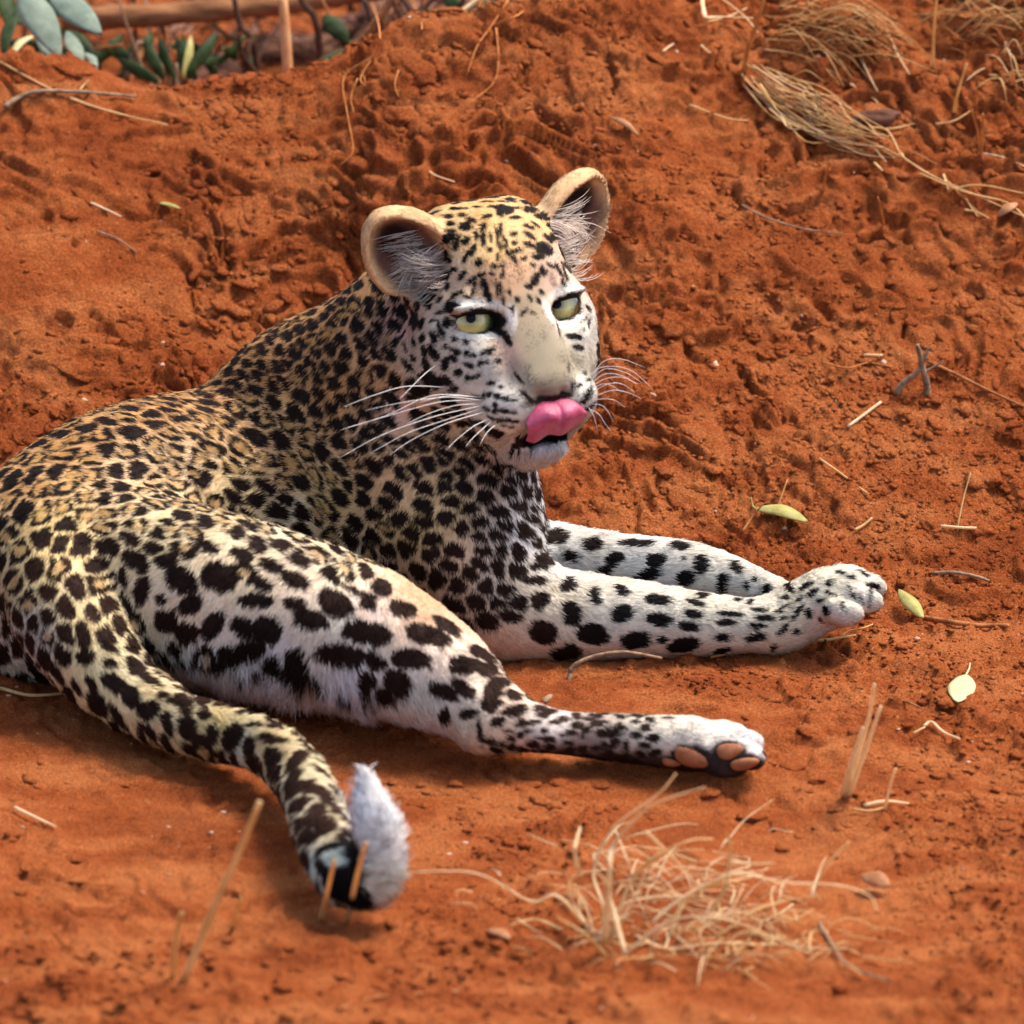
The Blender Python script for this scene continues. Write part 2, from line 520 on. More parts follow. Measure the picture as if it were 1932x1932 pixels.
def wchain(w, k=0.03, part=TRUNK, n=6):
    """a limb: world points + radius (x, y, z, r), splined, blended in as one shape"""
    sp = spline(w, n)
    rm = sp[:, 3].max()
    lo, hi = sp[:, :3].min(0) - rm, sp[:, :3].max(0) + rm
    def fn(x, y, z):
        out = np.full((x.size, y.size, z.size), 0.3, np.float32)
        for i in range(len(sp) - 1):
            a, b, r1, r2 = sp[i, :3], sp[i + 1, :3], sp[i, 3], sp[i + 1, 3]
            mg = max(r1, r2) + k * 1.6 + 0.014
            sl = []
            for q, ax in enumerate((x.ravel(), y.ravel(), z.ravel())):
                sl.append(slice(np.searchsorted(ax, min(a[q], b[q]) - mg), np.searchsorted(ax, max(a[q], b[q]) + mg)))
            px, py, pz = x[sl[0]] - a[0], y[:, sl[1]] - a[1], z[:, :, sl[2]] - a[2]
            ba = b - a
            l2 = ba @ ba; rr = r1 - r2; a2 = max(l2 - rr * rr, 1e-9)
            yy = px * ba[0] + py * ba[1] + pz * ba[2]
            zz = yy - l2
            x2 = (px * l2 - ba[0] * yy) ** 2 + (py * l2 - ba[1] * yy) ** 2 + (pz * l2 - ba[2] * yy) ** 2
            y2, z2 = yy * yy * l2, zz * zz * l2
            kk = np.sign(rr) * rr * rr * x2
            d = np.where(np.sign(zz) * a2 * z2 > kk, np.sqrt(x2 + z2) / l2 - r2,
                         np.where(np.sign(yy) * a2 * y2 < kk, np.sqrt(x2 + y2) / l2 - r1, (np.sqrt(x2 * a2 / l2) + yy * rr) / l2 - r1))
            sl = tuple(sl)
            out[sl] = np.minimum(out[sl], d)
        return out
    put(fn, lo, hi, k, part)

def chain(pts, k=0.03, part=TRUNK, n=6):
    """pts: (u, v, y, radius_px)"""
    wchain([np.append(P(u, v, y=y), S(r)) for u, v, y, r in pts], k, part, n)

# --- trunk and neck
chain([(100, 1065, .03, 205), (250, 975, .10, 215), (450, 925, .17, 208), (600, 815, .19, 178)], .05)
chain([(95, 1120, 0.0, 175), (240, 1130, .02, 150)], .04)
chain([(600, 815, .19, 175), (750, 945, .13, 205), (850, 1060, .08, 145)], .05)
chain([(625, 790, .19, 165), (730, 700, .16, 170), (800, 600, .13, 135)], .05)
chain([(770, 930, .11, 190), (795, 770, .10, 175), (850, 650, .09, 125)], .05)
chain([(890, 960, .08, 118), (905, 830, .06, 95)], .04)
# shoulder and upper arm
chain([(770, 860, .05, 110), (850, 990, .03, 135), (930, 1120, .01, 112)], .022)
# --- near foreleg
chain([(860, 1050, .05, 150), (930, 1135, .01, 108), (1040, 1160, 0.0, 88), (1170, 1168, 0.0, 75), (1330, 1178, 0.0, 58), (1440, 1180, .005, 47), (1480, 1172, .01, 46)], .022, FNEAR)
chain([(1470, 1176, .01, 46), (1540, 1138, .015, 58), (1595, 1118, .02, 52)], .02, FNEAR)
for (u, v, y, r) in ((1606, 1094, .050, 25), (1634, 1106, .026, 27), (1628, 1132, .000, 27), (1592, 1156, -.016, 26)):
    cone(P(1545, 1136, y=.012), P(u - 22, v - 6, y=y), S(34), S(r * .9), .005, FNEAR)
    ell(P(u + 2, v + 2, y=y - .003), np.eye(3), (S(r + 7), S(r - 3), S(r - 2)), .0025, FNEAR)
# --- far foreleg
chain([(960, 1060, .12, 85), (1150, 1072, .10, 66), (1300, 1084, .09, 60), (1420, 1112, .075, 42), (1480, 1135, .06, 34)], .02, FFAR)
# --- near hind leg
chain([(190, 1085, -.01, 172), (430, 1132, -.09, 158), (660, 1192, -.145, 134), (830, 1275, -.195, 98), (925, 1350, -.238, 62)], .035, HIND)
chain([(925, 1355, -.238, 58), (1050, 1381, -.245, 40), (1200, 1394, -.25, 45), (1300, 1402, -.255, 50)], .015, HIND)
ell(P(906, 1378, y=-.252), np.eye(3), (S(40), S(36), S(42)), .007, HIND)
cone(P(930, 1362, y=-.247), P(1060, 1392, y=-.256), S(30), S(22), .006, HIND)      # heel cord
for (u, v, y, r) in ((1378, 1388, -.246, 27), (1402, 1402, -.262, 28), (1408, 1428, -.276, 26), (1372, 1446, -.276, 22)):
    cone(P(1300, 1404, y=-.255), P(u - 14, v - 2, y=y), S(36), S(r), .007, HIND)
    ell(P(u + 6, v + 1, y=y), np.eye(3), (S(r + 4), S(r - 2), S(r - 3)), .003, HIND)
# --- other hind leg, tucked underneath
chain([(300, 1230, -.02, 90), (470, 1290, -.06, 52), (650, 1300, -.055, 42)], .02, HIND)
# --- tail
TAILPTS = [(95, 1030, -.03, 105), (120, 1140, -.09, 105), (175, 1235, -.14, 88), (250, 1315, -.18, 72), (330, 1360, -.22, 60), (410, 1385, -.25, 53), (490, 1405, -.285, 52),
           (545, 1445, -.33, 52), (580, 1500, -.40, 51), (602, 1560, -.47, 51), (622, 1610, -.53, 52), (652, 1652, -.575, 50), (690, 1662, -.585, 47),
           (708, 1612, -.58, 43), (706, 1552, -.57, 33), (697, 1508, -.56, 20), (690, 1474, -.555, 7)]
TAILPTS = [(u, v, y, r * (1 if k < 3 else .90)) for k, (u, v, y, r) in enumerate(TAILPTS)]
chain(TAILPTS, .012, TAIL)

# --- head, in its own frame: a = its left (picture right), b = up, c = out of the face; photo pixels
PSI, PHI = R(22), R(10)
HC = np.array([[math.cos(PSI), 0, -math.sin(PSI)], [0, 1, 0], [math.sin(PSI), 0, math.cos(PSI)]])     # rows a,b,c in (right, up, toward)
RO = np.array([[math.cos(PHI), math.sin(PHI), 0], [-math.sin(PHI), math.cos(PHI), 0], [0, 0, 1]])
HC = HC @ RO
CAMB = np.stack([RIGHT, UP, -FWD])
HAX = HC @ CAMB                                   # rows: a,b,c in world
HORG = P(995, 568, y=0.0)
def HP(a, b, c):
    return HORG + S(1) * (a * HAX[0] + b * HAX[1] + c * HAX[2])
def hell(c, r, k=18, part=HEAD, sub=False, ax=None, taper=0.0):
    A = HAX if ax is None else np.asarray(ax) @ HAX
    ell(HP(*c), A, [S(q) for q in r], S(k), part, sub, taper)
def hcone(p, q, ra, rb, k=18, part=HEAD, flat=None, sub=False):
    f = None if flat is None else (np.asarray(flat[0]) @ HAX, flat[1])
    cone(HP(*p), HP(*q), S(ra), S(rb), S(k), part, f, sub)

hell((0, 62, -165), (150, 146, 150), 30)                       # cranium
hell((-55, 95, -190), (90, 112, 110), 30)
hell((55, 95, -190), (90, 112, 110), 30)
hell((0, 30, -75), (100, 100, 70), 40)                         # forehead
for s in (-1, 1):
    hell((s * 98, -45, -135), (82, 95, 90), 40)                # cheek
    hell((s * 122, -95, -195), (75, 85, 80), 40)               # jaw ruff
    hell((s * 80, 14, -64), (50, 30, 42), 22)                  # brow
    hell((s * 78, -78, -66), (54, 40, 48), 25)                 # cheekbone under the eye
    hell((s * 95, -125, -125), (70, 70, 70), 40)               # lower cheek
    hell((s * 66, -130, -62), (56, 70, 62), 30)                # side of the muzzle
    hell((s * 50, -190, -12), (58, 48, 54), 24)                # whisker pad
    hell((s * 62, -200, -70), (54, 52, 70), 25)                # mouth corner
    hcone((s * 26, -5, -36), (s * 25, -150, 18), 30, 31, 22)   # nose bridge, broad and flat
hcone((0, -5, -44), (0, -150, 8), 44, 44, 14)
hell((0, -160, 24), (50, 32, 28), 12)                          # nose tip
hcone((0, -250, -36), (0, -240, -110), 46, 66, 12)             # chin and lower jaw
hcone((0, -205, -110), (0, -140, -200), 85, 110, 30)           # throat
for s in (-1, 1):                                              # eye openings and nostrils
    A = np.array([[math.cos(s * .20), math.sin(s * .20), 0], [-math.sin(s * .20), math.cos(s * .20), 0], [0, 0, 1]])
    hell((s * 88, -21, -22), (37, 22, 46), 5, None, True, A)
    hell((s * 88, 1, -42), (50, 11, 26), 8, HEAD, False, np.array([[math.cos(s * .12), math.sin(s * .12), 0], [-math.sin(s * .12), math.cos(s * .12), 0], [0, 0, 1]]))    # upper lid
    hell((s * 24, -180, 54), (15, 9, 18), 5, None, True)
hcone((-62, -246, -6), (0, -248, 26), 6, 8, 6, None, None, True)       # mouth slit
hcone((62, -246, -6), (0, -248, 26), 6, 8, 6, None, None, True)
hell((-8, -256, 4), (54, 15, 60), 6, None, True)
# --- ears
def ear(base, tip, normal, wid, dep):
    b, t, n = (np.asarray(q, float) for q in (base, tip, normal))
    ax = (t - b); L = np.linalg.norm(ax); ax /= L
    n = n - ax * (n @ ax); n /= np.linalg.norm(n)
    sd_ = np.cross(ax, n)
    A = np.stack([sd_, ax, n])
    c = (b + t) / 2
    hcone(b + ax * 15 - n * 12, b - ax * 20 - n * 40, wid * .62, wid * .75, 30, HEAD)
    hell(c, (wid, L / 2, dep), 14, EAR, False, A, .24)
    out = sd_ * np.sign(sd_[0] * c[0])
    hell(c + n * (dep * .70) - ax * 20 + out * 6, (wid - 8, L / 2 + 4, dep * 1.04), 5, None, True, A, .24)
    return c, A, L
EARS = [ear((-120, 70, -150), (-218, 214, -150), (-.35, -.25, 1.0), 82, 54),
        ear((128, 70, -150), (238, 228, -135), (.30, -.2, 1.0), 76, 50)]

# --- surface nets
def surface_nets(F):
    s = F < 0
    c = [s[i:s.shape[0] - 1 + i, j:s.shape[1] - 1 + j, k:s.shape[2] - 1 + k] for i in (0, 1) for j in (0, 1) for k in (0, 1)]
    cnt = sum(q.astype(np.uint8) for q in c)
    act = (cnt > 0) & (cnt < 8)
    I = np.argwhere(act)
    idx = np.full(act.shape, -1, np.int64)
    idx[act] = np.arange(len(I))
    acc = np.zeros((len(I), 3)); n = np.zeros(len(I))
    corners = [(i, j, k) for i in (0, 1) for j in (0, 1) for k in (0, 1)]
    for a in range(8):
        for b in range(a + 1, 8):
            ca, cb = np.array(corners[a]), np.array(corners[b])
            if np.abs(ca - cb).sum() != 1:
                continue
            fa = F[I[:, 0] + ca[0], I[:, 1] + ca[1], I[:, 2] + ca[2]]
            fb = F[I[:, 0] + cb[0], I[:, 1] + cb[1], I[:, 2] + cb[2]]
            m = (fa < 0) != (fb < 0)
            t = np.where(m, fa / np.where(m, fa - fb, 1), 0)
            acc += np.where(m[:, None], ca + (cb - ca) * t[:, None], 0)
            n += m
    V = I + acc / n[:, None]
    faces = []
    for ax in range(3):
        o1, o2 = [(1, 2), (2, 0), (0, 1)][ax]
        sl0 = [slice(None)] * 3; sl1 = [slice(None)] * 3
        sl0[ax] = slice(0, -1); sl1[ax] = slice(1, None)
        ch = s[tuple(sl0)] != s[tuple(sl1)]
        E = np.argwhere(ch)
        ok = (E[:, o1] > 0) & (E[:, o2] > 0) & np.all(E < np.array(act.shape), 1)
        E = E[ok]
        q = []
        for d1, d2 in ((0, 0), (1, 0), (1, 1), (0, 1)):
            e = E.copy(); e[:, o1] -= d1; e[:, o2] -= d2
            q.append(idx[e[:, 0], e[:, 1], e[:, 2]])
        q = np.stack(q, 1)
        ins = s[E[:, 0], E[:, 1], E[:, 2]]
        q[~ins] = q[~ins][:, ::-1]
        faces.append(q)
    Fc = np.concatenate(faces)
    return V, Fc[np.all(Fc >= 0, 1)], I
LV, LF, LI = surface_nets(FIELD)
LPART = PART[LI[:, 0], LI[:, 1], LI[:, 2]]
# normals from the field gradient
g = np.stack([FIELD[np.minimum(LI[:, 0] + 1, GN[0] - 1), LI[:, 1], LI[:, 2]] - FIELD[LI[:, 0], LI[:, 1], LI[:, 2]],
              FIELD[LI[:, 0], np.minimum(LI[:, 1] + 1, GN[1] - 1), LI[:, 2]] - FIELD[LI[:, 0], LI[:, 1], LI[:, 2]],
              FIELD[LI[:, 0], LI[:, 1], np.minimum(LI[:, 2] + 1, GN[2] - 1)] - FIELD[LI[:, 0], LI[:, 1], LI[:, 2]]], 1)
LN = g / (np.linalg.norm(g, axis=1, keepdims=True) + 1e-9)
LV = GMIN + VOX * LV
print('leopard verts', len(LV), 'faces', len(LF))
# --- eyes
def sphere_cap(c, ax, r, a0, a1, name, mat, parent, n=32, m=10):
    """spherical cap between polar angles a0..a1 round axis ax"""
    ax = np.asarray(ax) / np.linalg.norm(ax)
    t = np.cross(ax, [0, 0, 1]); t /= np.linalg.norm(t)
    q = np.cross(ax, t)
    V, F = [], []
    for i in range(m + 1):
        th = a0 + (a1 - a0) * i / m
        for j in range(n):
            ph = 2 * math.pi * j / n
            V.append(c + r * (math.cos(th) * ax + math.sin(th) * (math.cos(ph) * t + math.sin(ph) * q)))
    for i in range(m):
        for j in range(n):
            F.append((i * n + j, i * n + (j + 1) % n, (i + 1) * n + (j + 1) % n, (i + 1) * n + j))
    return mesh_obj(name, V, F, mat, parent)
EYES = []
for s in (-1, 1):
    EYES.append((HP(s * 88, -20, -77), S(46)))
# ------------------------------------------------------------------ coat: every spot is anchored on the skin in 3-D
bvh = BVHTree.FromPolygons([Vector(v) for v in LV.tolist()], LF.tolist())
LUV = project(LV)
VIEW = CAM - LV
VIEW /= np.linalg.norm(VIEW, axis=1, keepdims=True)
FACING = np.sum(VIEW * LN, 1)

def hit(u, v):
    r = ray(u, v)
    loc, n, i, d = bvh.ray_cast(Vector(CAM), Vector(r / np.linalg.norm(r)), 20.0)
    return (None, None) if loc is None else (np.array(loc), np.array(n))
def hit_part(u, v):
    r = ray(u, v)
    loc, n, i, d = bvh.ray_cast(Vector(CAM), Vector(r / np.linalg.norm(r)), 20.0)
    return None if loc is None else LPART[LF[i, 0]]

def tangent_frame(p, n, ang, comp=2.2):
    """tangent vectors that look like picture directions ang and ang+90, and their stretch"""
    vd = CAM - p; vd /= np.linalg.norm(vd)
    if n @ vd < 0:
        n = -n
    out = []
    for a in (ang, ang + 90):
        d = math.cos(R(a)) * RIGHT - math.sin(R(a)) * UP
        t = d - n * (d @ n) / max(n @ vd, .2) * 0 - vd * 0
        # move along the surface so that the picture offset equals d
        t = d - vd * (d @ n) / max(n @ vd, 0.35)
        L = np.linalg.norm(t)
        out.append(t / L * min(L, comp))
    return out

Z4 = lambda x, y: (641.5 + .3125 * x, 286.8 + .3125 * y, .3125)
Z5 = lambda x, y: (.3906 * x, 603.8 + .3906 * y, .3906)
Z6 = lambda x, y: (603.8 + .3516 * x, 830.2 + .3516 * y, .3516)
Z7 = lambda x, y: (981.1 + .3906 * x, 943.4 + .3906 * y, .3906)
Z8 = lambda x, y: (.4297 * x, 1207.5 + .4297 * y, .4297)
FACE = [(690,295,30,14,10),(565,300,40,12,-20),(480,355,25,12,-40),(565,370,38,12,-25),(700,340,30,12,0),(765,340,12,8,0),(660,387,20,14,0),(740,380,20,12,0),(580,415,28,12,15),
(600,455,18,14,40),(670,430,22,12,5),(670,478,25,10,0),(800,410,25,12,20),(760,450,30,20,0),(870,455,20,14,-60),(825,505,22,10,90),(865,525,35,10,90),(910,520,18,10,80),(950,490,30,9,80),
(975,470,30,8,90),(1050,495,18,12,10),(1060,395,30,12,0),(970,380,18,12,30),(890,390,25,12,-20),(920,330,20,10,0),(1060,340,28,10,0),(830,330,20,8,0),(900,300,28,10,0),(990,300,25,8,5),
(1140,455,30,12,20),(1180,440,30,12,35),(1145,505,35,14,30),(1145,565,30,12,15),(1055,550,15,10,0),(1060,600,30,10,-5),(1195,635,28,14,15),(1110,645,14,10,0),(1165,685,14,8,30),
(1240,510,14,12,0),(710,550,40,16,-75),(765,540,22,15,-70),(765,630,35,12,-60),(805,590,30,11,-75),(840,670,20,15,-80),(905,590,12,10,0),(955,635,18,8,90),(930,690,15,10,0),(985,690,12,10,0),
(960,560,26,7,80),(1000,540,30,7,70),(1005,600,30,7,65),(1050,650,28,8,55),(680,715,22,14,-10),(670,655,18,12,-40),(740,745,25,12,-60),(855,745,17,14,0),(915,740,12,10,0),(800,775,25,12,-30),
(980,740,22,8,-80),(620,775,20,14,-20),(650,815,18,10,-60),(725,850,18,10,-30),(690,870,20,12,-60),(815,830,28,10,-70),(770,875,20,8,20),(885,840,58,17,72),(945,820,35,7,85),(975,830,30,7,85),
(1020,845,18,9,85),(1070,890,14,9,70),(985,905,20,8,80),(1015,945,10,8,0),(1045,950,16,8,80),(1110,970,22,8,-40),(1150,885,18,8,60),(1200,900,16,9,60),(1215,845,16,10,50),(1165,970,10,8,0),
(1180,770,35,18,-60),(1140,810,20,12,20),(1225,720,25,14,60),(1275,690,25,10,30),(1320,720,35,12,60),(1350,690,20,10,40),(1360,740,30,10,70),(1345,790,20,10,70),(1415,710,28,14,70),
(1490,940,25,14,30),(1450,1000,35,16,-50),(1470,1070,10,10,0),(1415,1115,35,14,10),(1435,1180,25,14,10),(1500,1030,22,10,90),(1380,1290,18,6,90),(1470,1330,14,8,-60),(1490,1370,25,8,-50),
(1440,1410,15,7,-60),(1500,1440,35,8,-50),(1480,1490,45,8,-40),(1490,1545,45,8,-30),(545,925,20,16,-60),(480,925,18,16,-80),(440,950,14,10,0),(605,890,18,10,-60),(655,930,30,16,-80),
(610,965,14,10,0),(565,1010,10,10,0),(500,1025,28,14,-70),(465,1035,24,12,-75),(610,1070,45,14,70),(655,1030,25,18,-70),(705,1105,30,18,-80),(765,1145,17,15,-60),(570,1115,35,22,60),
(640,1175,14,12,0),(505,1110,22,12,-85),(455,1125,24,12,80),(390,1090,30,10,-60),(345,1155,10,10,0),(400,1165,25,10,70),(515,1195,28,14,80),(570,1205,45,20,60),(445,1235,20,16,60),
(640,1275,35,18,-80),(685,1245,25,16,20),(700,1200,25,12,30),(780,1285,25,12,20),(770,1215,16,13,0),(810,1230,12,12,0),(865,1210,14,9,-60),(890,1205,14,9,-60),(920,1200,20,9,-60),
(850,1275,17,10,-45),(890,1270,14,10,-45),(960,1265,14,10,-60),(520,1275,28,20,70),(410,1280,45,14,50),(715,1335,20,20,0),(640,1380,45,25,20),(770,1365,18,10,90),(800,1360,14,10,0),
(835,1350,15,9,-30),(690,1430,25,18,0),(520,1440,35,28,30),(440,1480,30,14,10),(500,1345,25,14,0),(900,1465,16,10,-40),(950,1475,18,14,0),(1005,1490,18,10,10),(1055,1500,12,8,0),(870,1460,10,8,0),
(935,1530,14,14,0),(885,1550,25,10,30),(935,1565,18,12,0),(990,1565,28,12,5),(1045,1570,18,9,0),(910,1600,20,8,25),(960,1615,20,9,10),(1010,1620,22,9,5),(1060,1625,18,8,0),
(915,1395,14,9,-10),(970,1420,12,8,0),(990,1650,12,8,0),(1040,1660,12,7,0),(1070,1355,20,7,55),(1095,1385,14,6,55),(1125,1475,40,9,50),(1170,1503,30,9,10),(1270,1490,110,9,-8),(1385,1452,20,8,-40),(1405,1410,20,6,90),
(930,1690,60,30,20),(850,1640,45,16,20),(820,1480,40,8,5),(740,1560,30,12,20),(960,1080,62,20,38),(1012,1142,26,13,52),(1322,1080,30,9,80)]
THIGH5 = [(700,1185,35,40,0),(690,1300,70,40,-70),(880,1240,80,60,30),(1060,1230,92,70,20),(930,1360,62,50,-50),(785,1340,35,25,10),(805,1440,58,55,0),(1030,1470,78,45,-55),(1240,1345,85,38,0),
(1270,1265,60,32,20),(1430,1250,70,38,20),(1430,1365,60,32,10),(1500,1440,85,46,15),(1290,1490,72,72,0),(1130,1600,85,46,-20),(1440,1650,72,58,60),(1620,1360,88,60,30),(840,1560,40,25,30),
(790,1600,40,14,40),(940,1620,30,25,0),(600,1235,55,22,80),(615,1360,60,18,60),(1320,1180,60,30,25),(1180,1130,60,32,20),(1010,1090,60,30,25)]
HIND6 = [(250,1020,128,66,10),(120,1145,135,58,10),(580,1040,122,56,15),(440,895,78,42,20),(680,990,88,34,35),(485,1170,118,58,8),(775,1200,90,50,5),(870,1140,86,34,25),(410,1285,80,58,20),
(660,1340,95,42,25),(765,1330,85,38,42),(930,1330,68,52,-70),(1040,1300,72,26,50),(790,1465,58,28,-10),(660,1465,50,34,70),(950,1510,40,28,-20),(1060,1445,50,38,-10),(1070,1345,36,20,50),
(1225,1450,42,18,10),(850,1560,65,13,85),(260,870,50,32,10),(170,790,50,14,30),(250,825,60,18,15),(1140,1515,40,13,-10),(1260,1515,35,12,0),(1050,1525,12,10,0),
(1380,1530,35,20,0),(1500,1570,26,24,0),(1580,1560,22,20,0),(1435,1495,35,8,5),(1690,1510,26,9,0),(1200,1560,20,10,0),(1110,1560,25,9,0),(1300,1580,20,9,0),(1410,1590,15,10,0),
(1580,1620,22,20,0),(1640,1640,30,14,90),(1740,1560,12,12,0),(1860,1490,30,7,0),(1000,1560,20,8,0),(1180,1600,22,9,0),(1330,1625,25,10,0),(1480,1650,30,12,0)]
FORE7 = [(80,310,50,22,5),(65,380,60,20,5),(215,400,38,35,0),(85,480,48,48,0),(240,540,65,48,80),(350,460,45,34,80),(475,435,42,28,25),(480,545,58,45,-15),(650,480,72,27,5),(660,575,66,37,8),
(110,640,75,62,20),(345,650,75,54,10),(545,680,80,42,-10),(675,675,22,20,0),(210,740,90,38,-8),(780,705,85,38,-12),(810,610,55,25,8),(830,550,55,24,12),(835,495,40,15,15),(1000,548,58,14,3),
(985,590,48,16,0),(970,665,45,24,-10),(960,730,40,15,-15),(1170,568,42,14,0),(1130,608,45,14,0),(1130,660,55,22,-8),(1140,530,35,10,10),(1240,540,20,8,0),(1210,715,18,15,90),(1260,630,35,14,-50),
(1325,640,18,18,0),(1330,540,45,12,-55),(1385,550,32,25,80),(1470,535,22,17,90),(1400,450,30,14,-40),(1440,490,18,8,0),(1485,400,20,14,-50),(1490,455,25,11,25),(1370,415,35,10,-35),
(1445,575,14,10,90),(1270,515,25,7,-30),(1340,480,30,8,-35),(1540,350,25,10,10),(1590,370,15,8,0),(1650,350,30,10,30),(1600,460,18,9,50),(1260,570,15,8,-30),(1590,440,32,6,62),(1685,435,30,6,78),(1545,505,24,6,60),(1640,480,22,5,70),  # the last thin strokes paint the shaded grooves between the toes
(180,185,38,30,-30),(330,210,50,38,-10),(545,208,80,18,3),(750,218,55,24,5),(225,275,40,30,30),(435,290,50,33,-30),(395,342,45,28,0),(640,290,55,38,-15),(595,365,65,38,-25),(860,305,48,44,90),
(790,380,45,42,0),(970,378,28,25,0),(965,425,34,28,90),(1025,320,42,26,35),(765,280,12,12,0),(870,455,40,26,0),(1080,415,30,24,90),(1125,385,15,15,0),(1180,430,28,26,0),(1140,468,18,14,90),
(1035,480,20,14,0),(1095,490,20,14,0),(1280,418,40,17,30),(1275,470,20,10,0)]
TAIL8 = [(370,65,45,40,0),(475,95,35,25,0),(500,185,72,36,35),(640,165,58,18,35),(565,240,50,38,80),(645,300,48,42,0),(700,240,30,20,0),(735,265,26,11,20),(400,190,55,17,65),(515,330,75,20,55),
(640,385,52,16,40),(725,360,60,26,75),(812,380,58,42,70),(885,325,36,28,0),(820,475,52,22,30),(920,410,42,34,90),(1010,420,60,44,-70),(1100,375,32,9,0),(940,490,32,18,0),(1085,475,48,30,90),
(1180,435,66,24,5),(1195,520,52,42,60),(1290,525,60,32,-60),(1320,465,55,24,45),(1410,590,78,26,50),(1280,610,60,30,-60),(1350,645,45,34,90),(1430,715,38,26,40),(1380,790,50,42,90),
(1480,720,30,26,0),(1440,905,60,16,-20),(1515,800,50,36,60),(1535,950,75,40,75),(1480,1070,85,60,50),(1560,770,60,26,90),(1545,690,40,16,80),(1550,1130,60,40,30),(1420,1000,60,22,60),(1400,850,40,14,-20),(470,25,40,16,20),(240,130,60,22,60),(140,110,60,26,60),(330,200,40,14,60)]
HSPOT = []
for lst, Z, nz, gf in ((FACE, Z4, .22, 1.24), (THIGH5, Z5, .24, 1.02), (HIND6, Z6, .24, 1.0), (FORE7, Z7, .24, .97), (TAIL8, Z8, .26, .98)):
    for x, y, rx, ry, an in lst:
        u, v, s = Z(x, y)
        p, n = hit(u, v)
        if p is None or hit_part(u, v) == EAR:
            continue
        t1, t2 = tangent_frame(p, n, an, 1.35 if lst is FACE else 1.8)
        s = s * gf
        gold = 1.0 if (lst is TAIL8 and (x, y) in ((500, 185), (570, 240))) or (lst is THIGH5 and y < 1300 and rx * ry > 3500) else 0.0
        HSPOT.append((p, n, t1 * S(rx * s), t2 * S(ry * s), nz, min(rx, ry) * s, gold, max(rx, ry) * s))

def ell_metric(q, p, t1, t2):
    """offset in ellipse units using the dual basis of t1,t2"""
    g11, g12, g22 = t1 @ t1, t1 @ t2, t2 @ t2
    det = g11 * g22 - g12 * g12
    d1 = (t1 * g22 - t2 * g12) / det
    d2 = (t2 * g11 - t1 * g12) / det
    w = q - p
    return w @ d1, w @ d2, w

def hand_marks(pos, nor, noi, grow=1.0):
    """signed distance (photo px) into the individually placed spots, and their gold centres"""
    mark = np.full(len(pos), -40.0); gold_ = np.zeros(len(pos))
    order = np.argsort(pos[:, 0]); xs = pos[order, 0]
    for p, n, t1, t2, nz, rp, gold, rl in HSPOT:
        L = max(np.linalg.norm(t1), np.linalg.norm(t2)) * 2.0 + .004
        ids = order[np.searchsorted(xs, p[0] - L):np.searchsorted(xs, p[0] + L)]
        w = pos[ids]
        ids = ids[(np.abs(w[:, 1] - p[1]) < L) & (np.abs(w[:, 2] - p[2]) < L)]
        ids = ids[(nor[ids] @ n) > -.1]
        if not len(ids):
            continue
        a, b, w = ell_metric(pos[ids], p, t1, t2)
        rho = (np.abs(a) ** 2.3 + np.abs(b) ** 2.3) ** (1 / 2.3)
        if gold:
            gold_[ids] = np.maximum(gold_[ids], sm(.5, .2, rho + .2 * noi[ids]))
        mark[ids] = np.maximum(mark[ids], (grow + nz * noi[ids] - rho) * rp + (.9 if rp < 8 else 0))
    return mark, gold_
NOI = noise3(LV * 160, 3) * .6 + noise3(LV * 330, 5) * .4
MARK = np.full(len(LV), -40.0)          # >0 inside a dark spot, in photo pixels
GOLD = np.zeros(len(LV))

def idw(uv, table, power=3.0, cols=None):
    """smooth interpolation of a table of (u, v, values...) over projected positions"""
    T = np.array(table, float)
    out = np.zeros((len(uv), T.shape[1] - 2))
    for s0 in range(0, len(uv), 20000):
        q = uv[s0:s0 + 20000]
        d2 = (q[:, None, 0] - T[None, :, 0]) ** 2 + (q[:, None, 1] - T[None, :, 1]) ** 2 + 200.0
        w = d2 ** (-power / 2)
        w /= w.sum(1, keepdims=True)
        out[s0:s0 + 20000] = w @ T[:, 2:]
    return out

def idw_ang(uv, table, power=3.0):
    T = [(u, v, math.cos(R(a * m)), math.sin(R(a * m))) for (u, v, a), m in ((t[:3], table[0][3]) for t in table)]
    o = idw(uv, T, power)
    return np.degrees(np.arctan2(o[:, 1], o[:, 0])) / table[0][3]

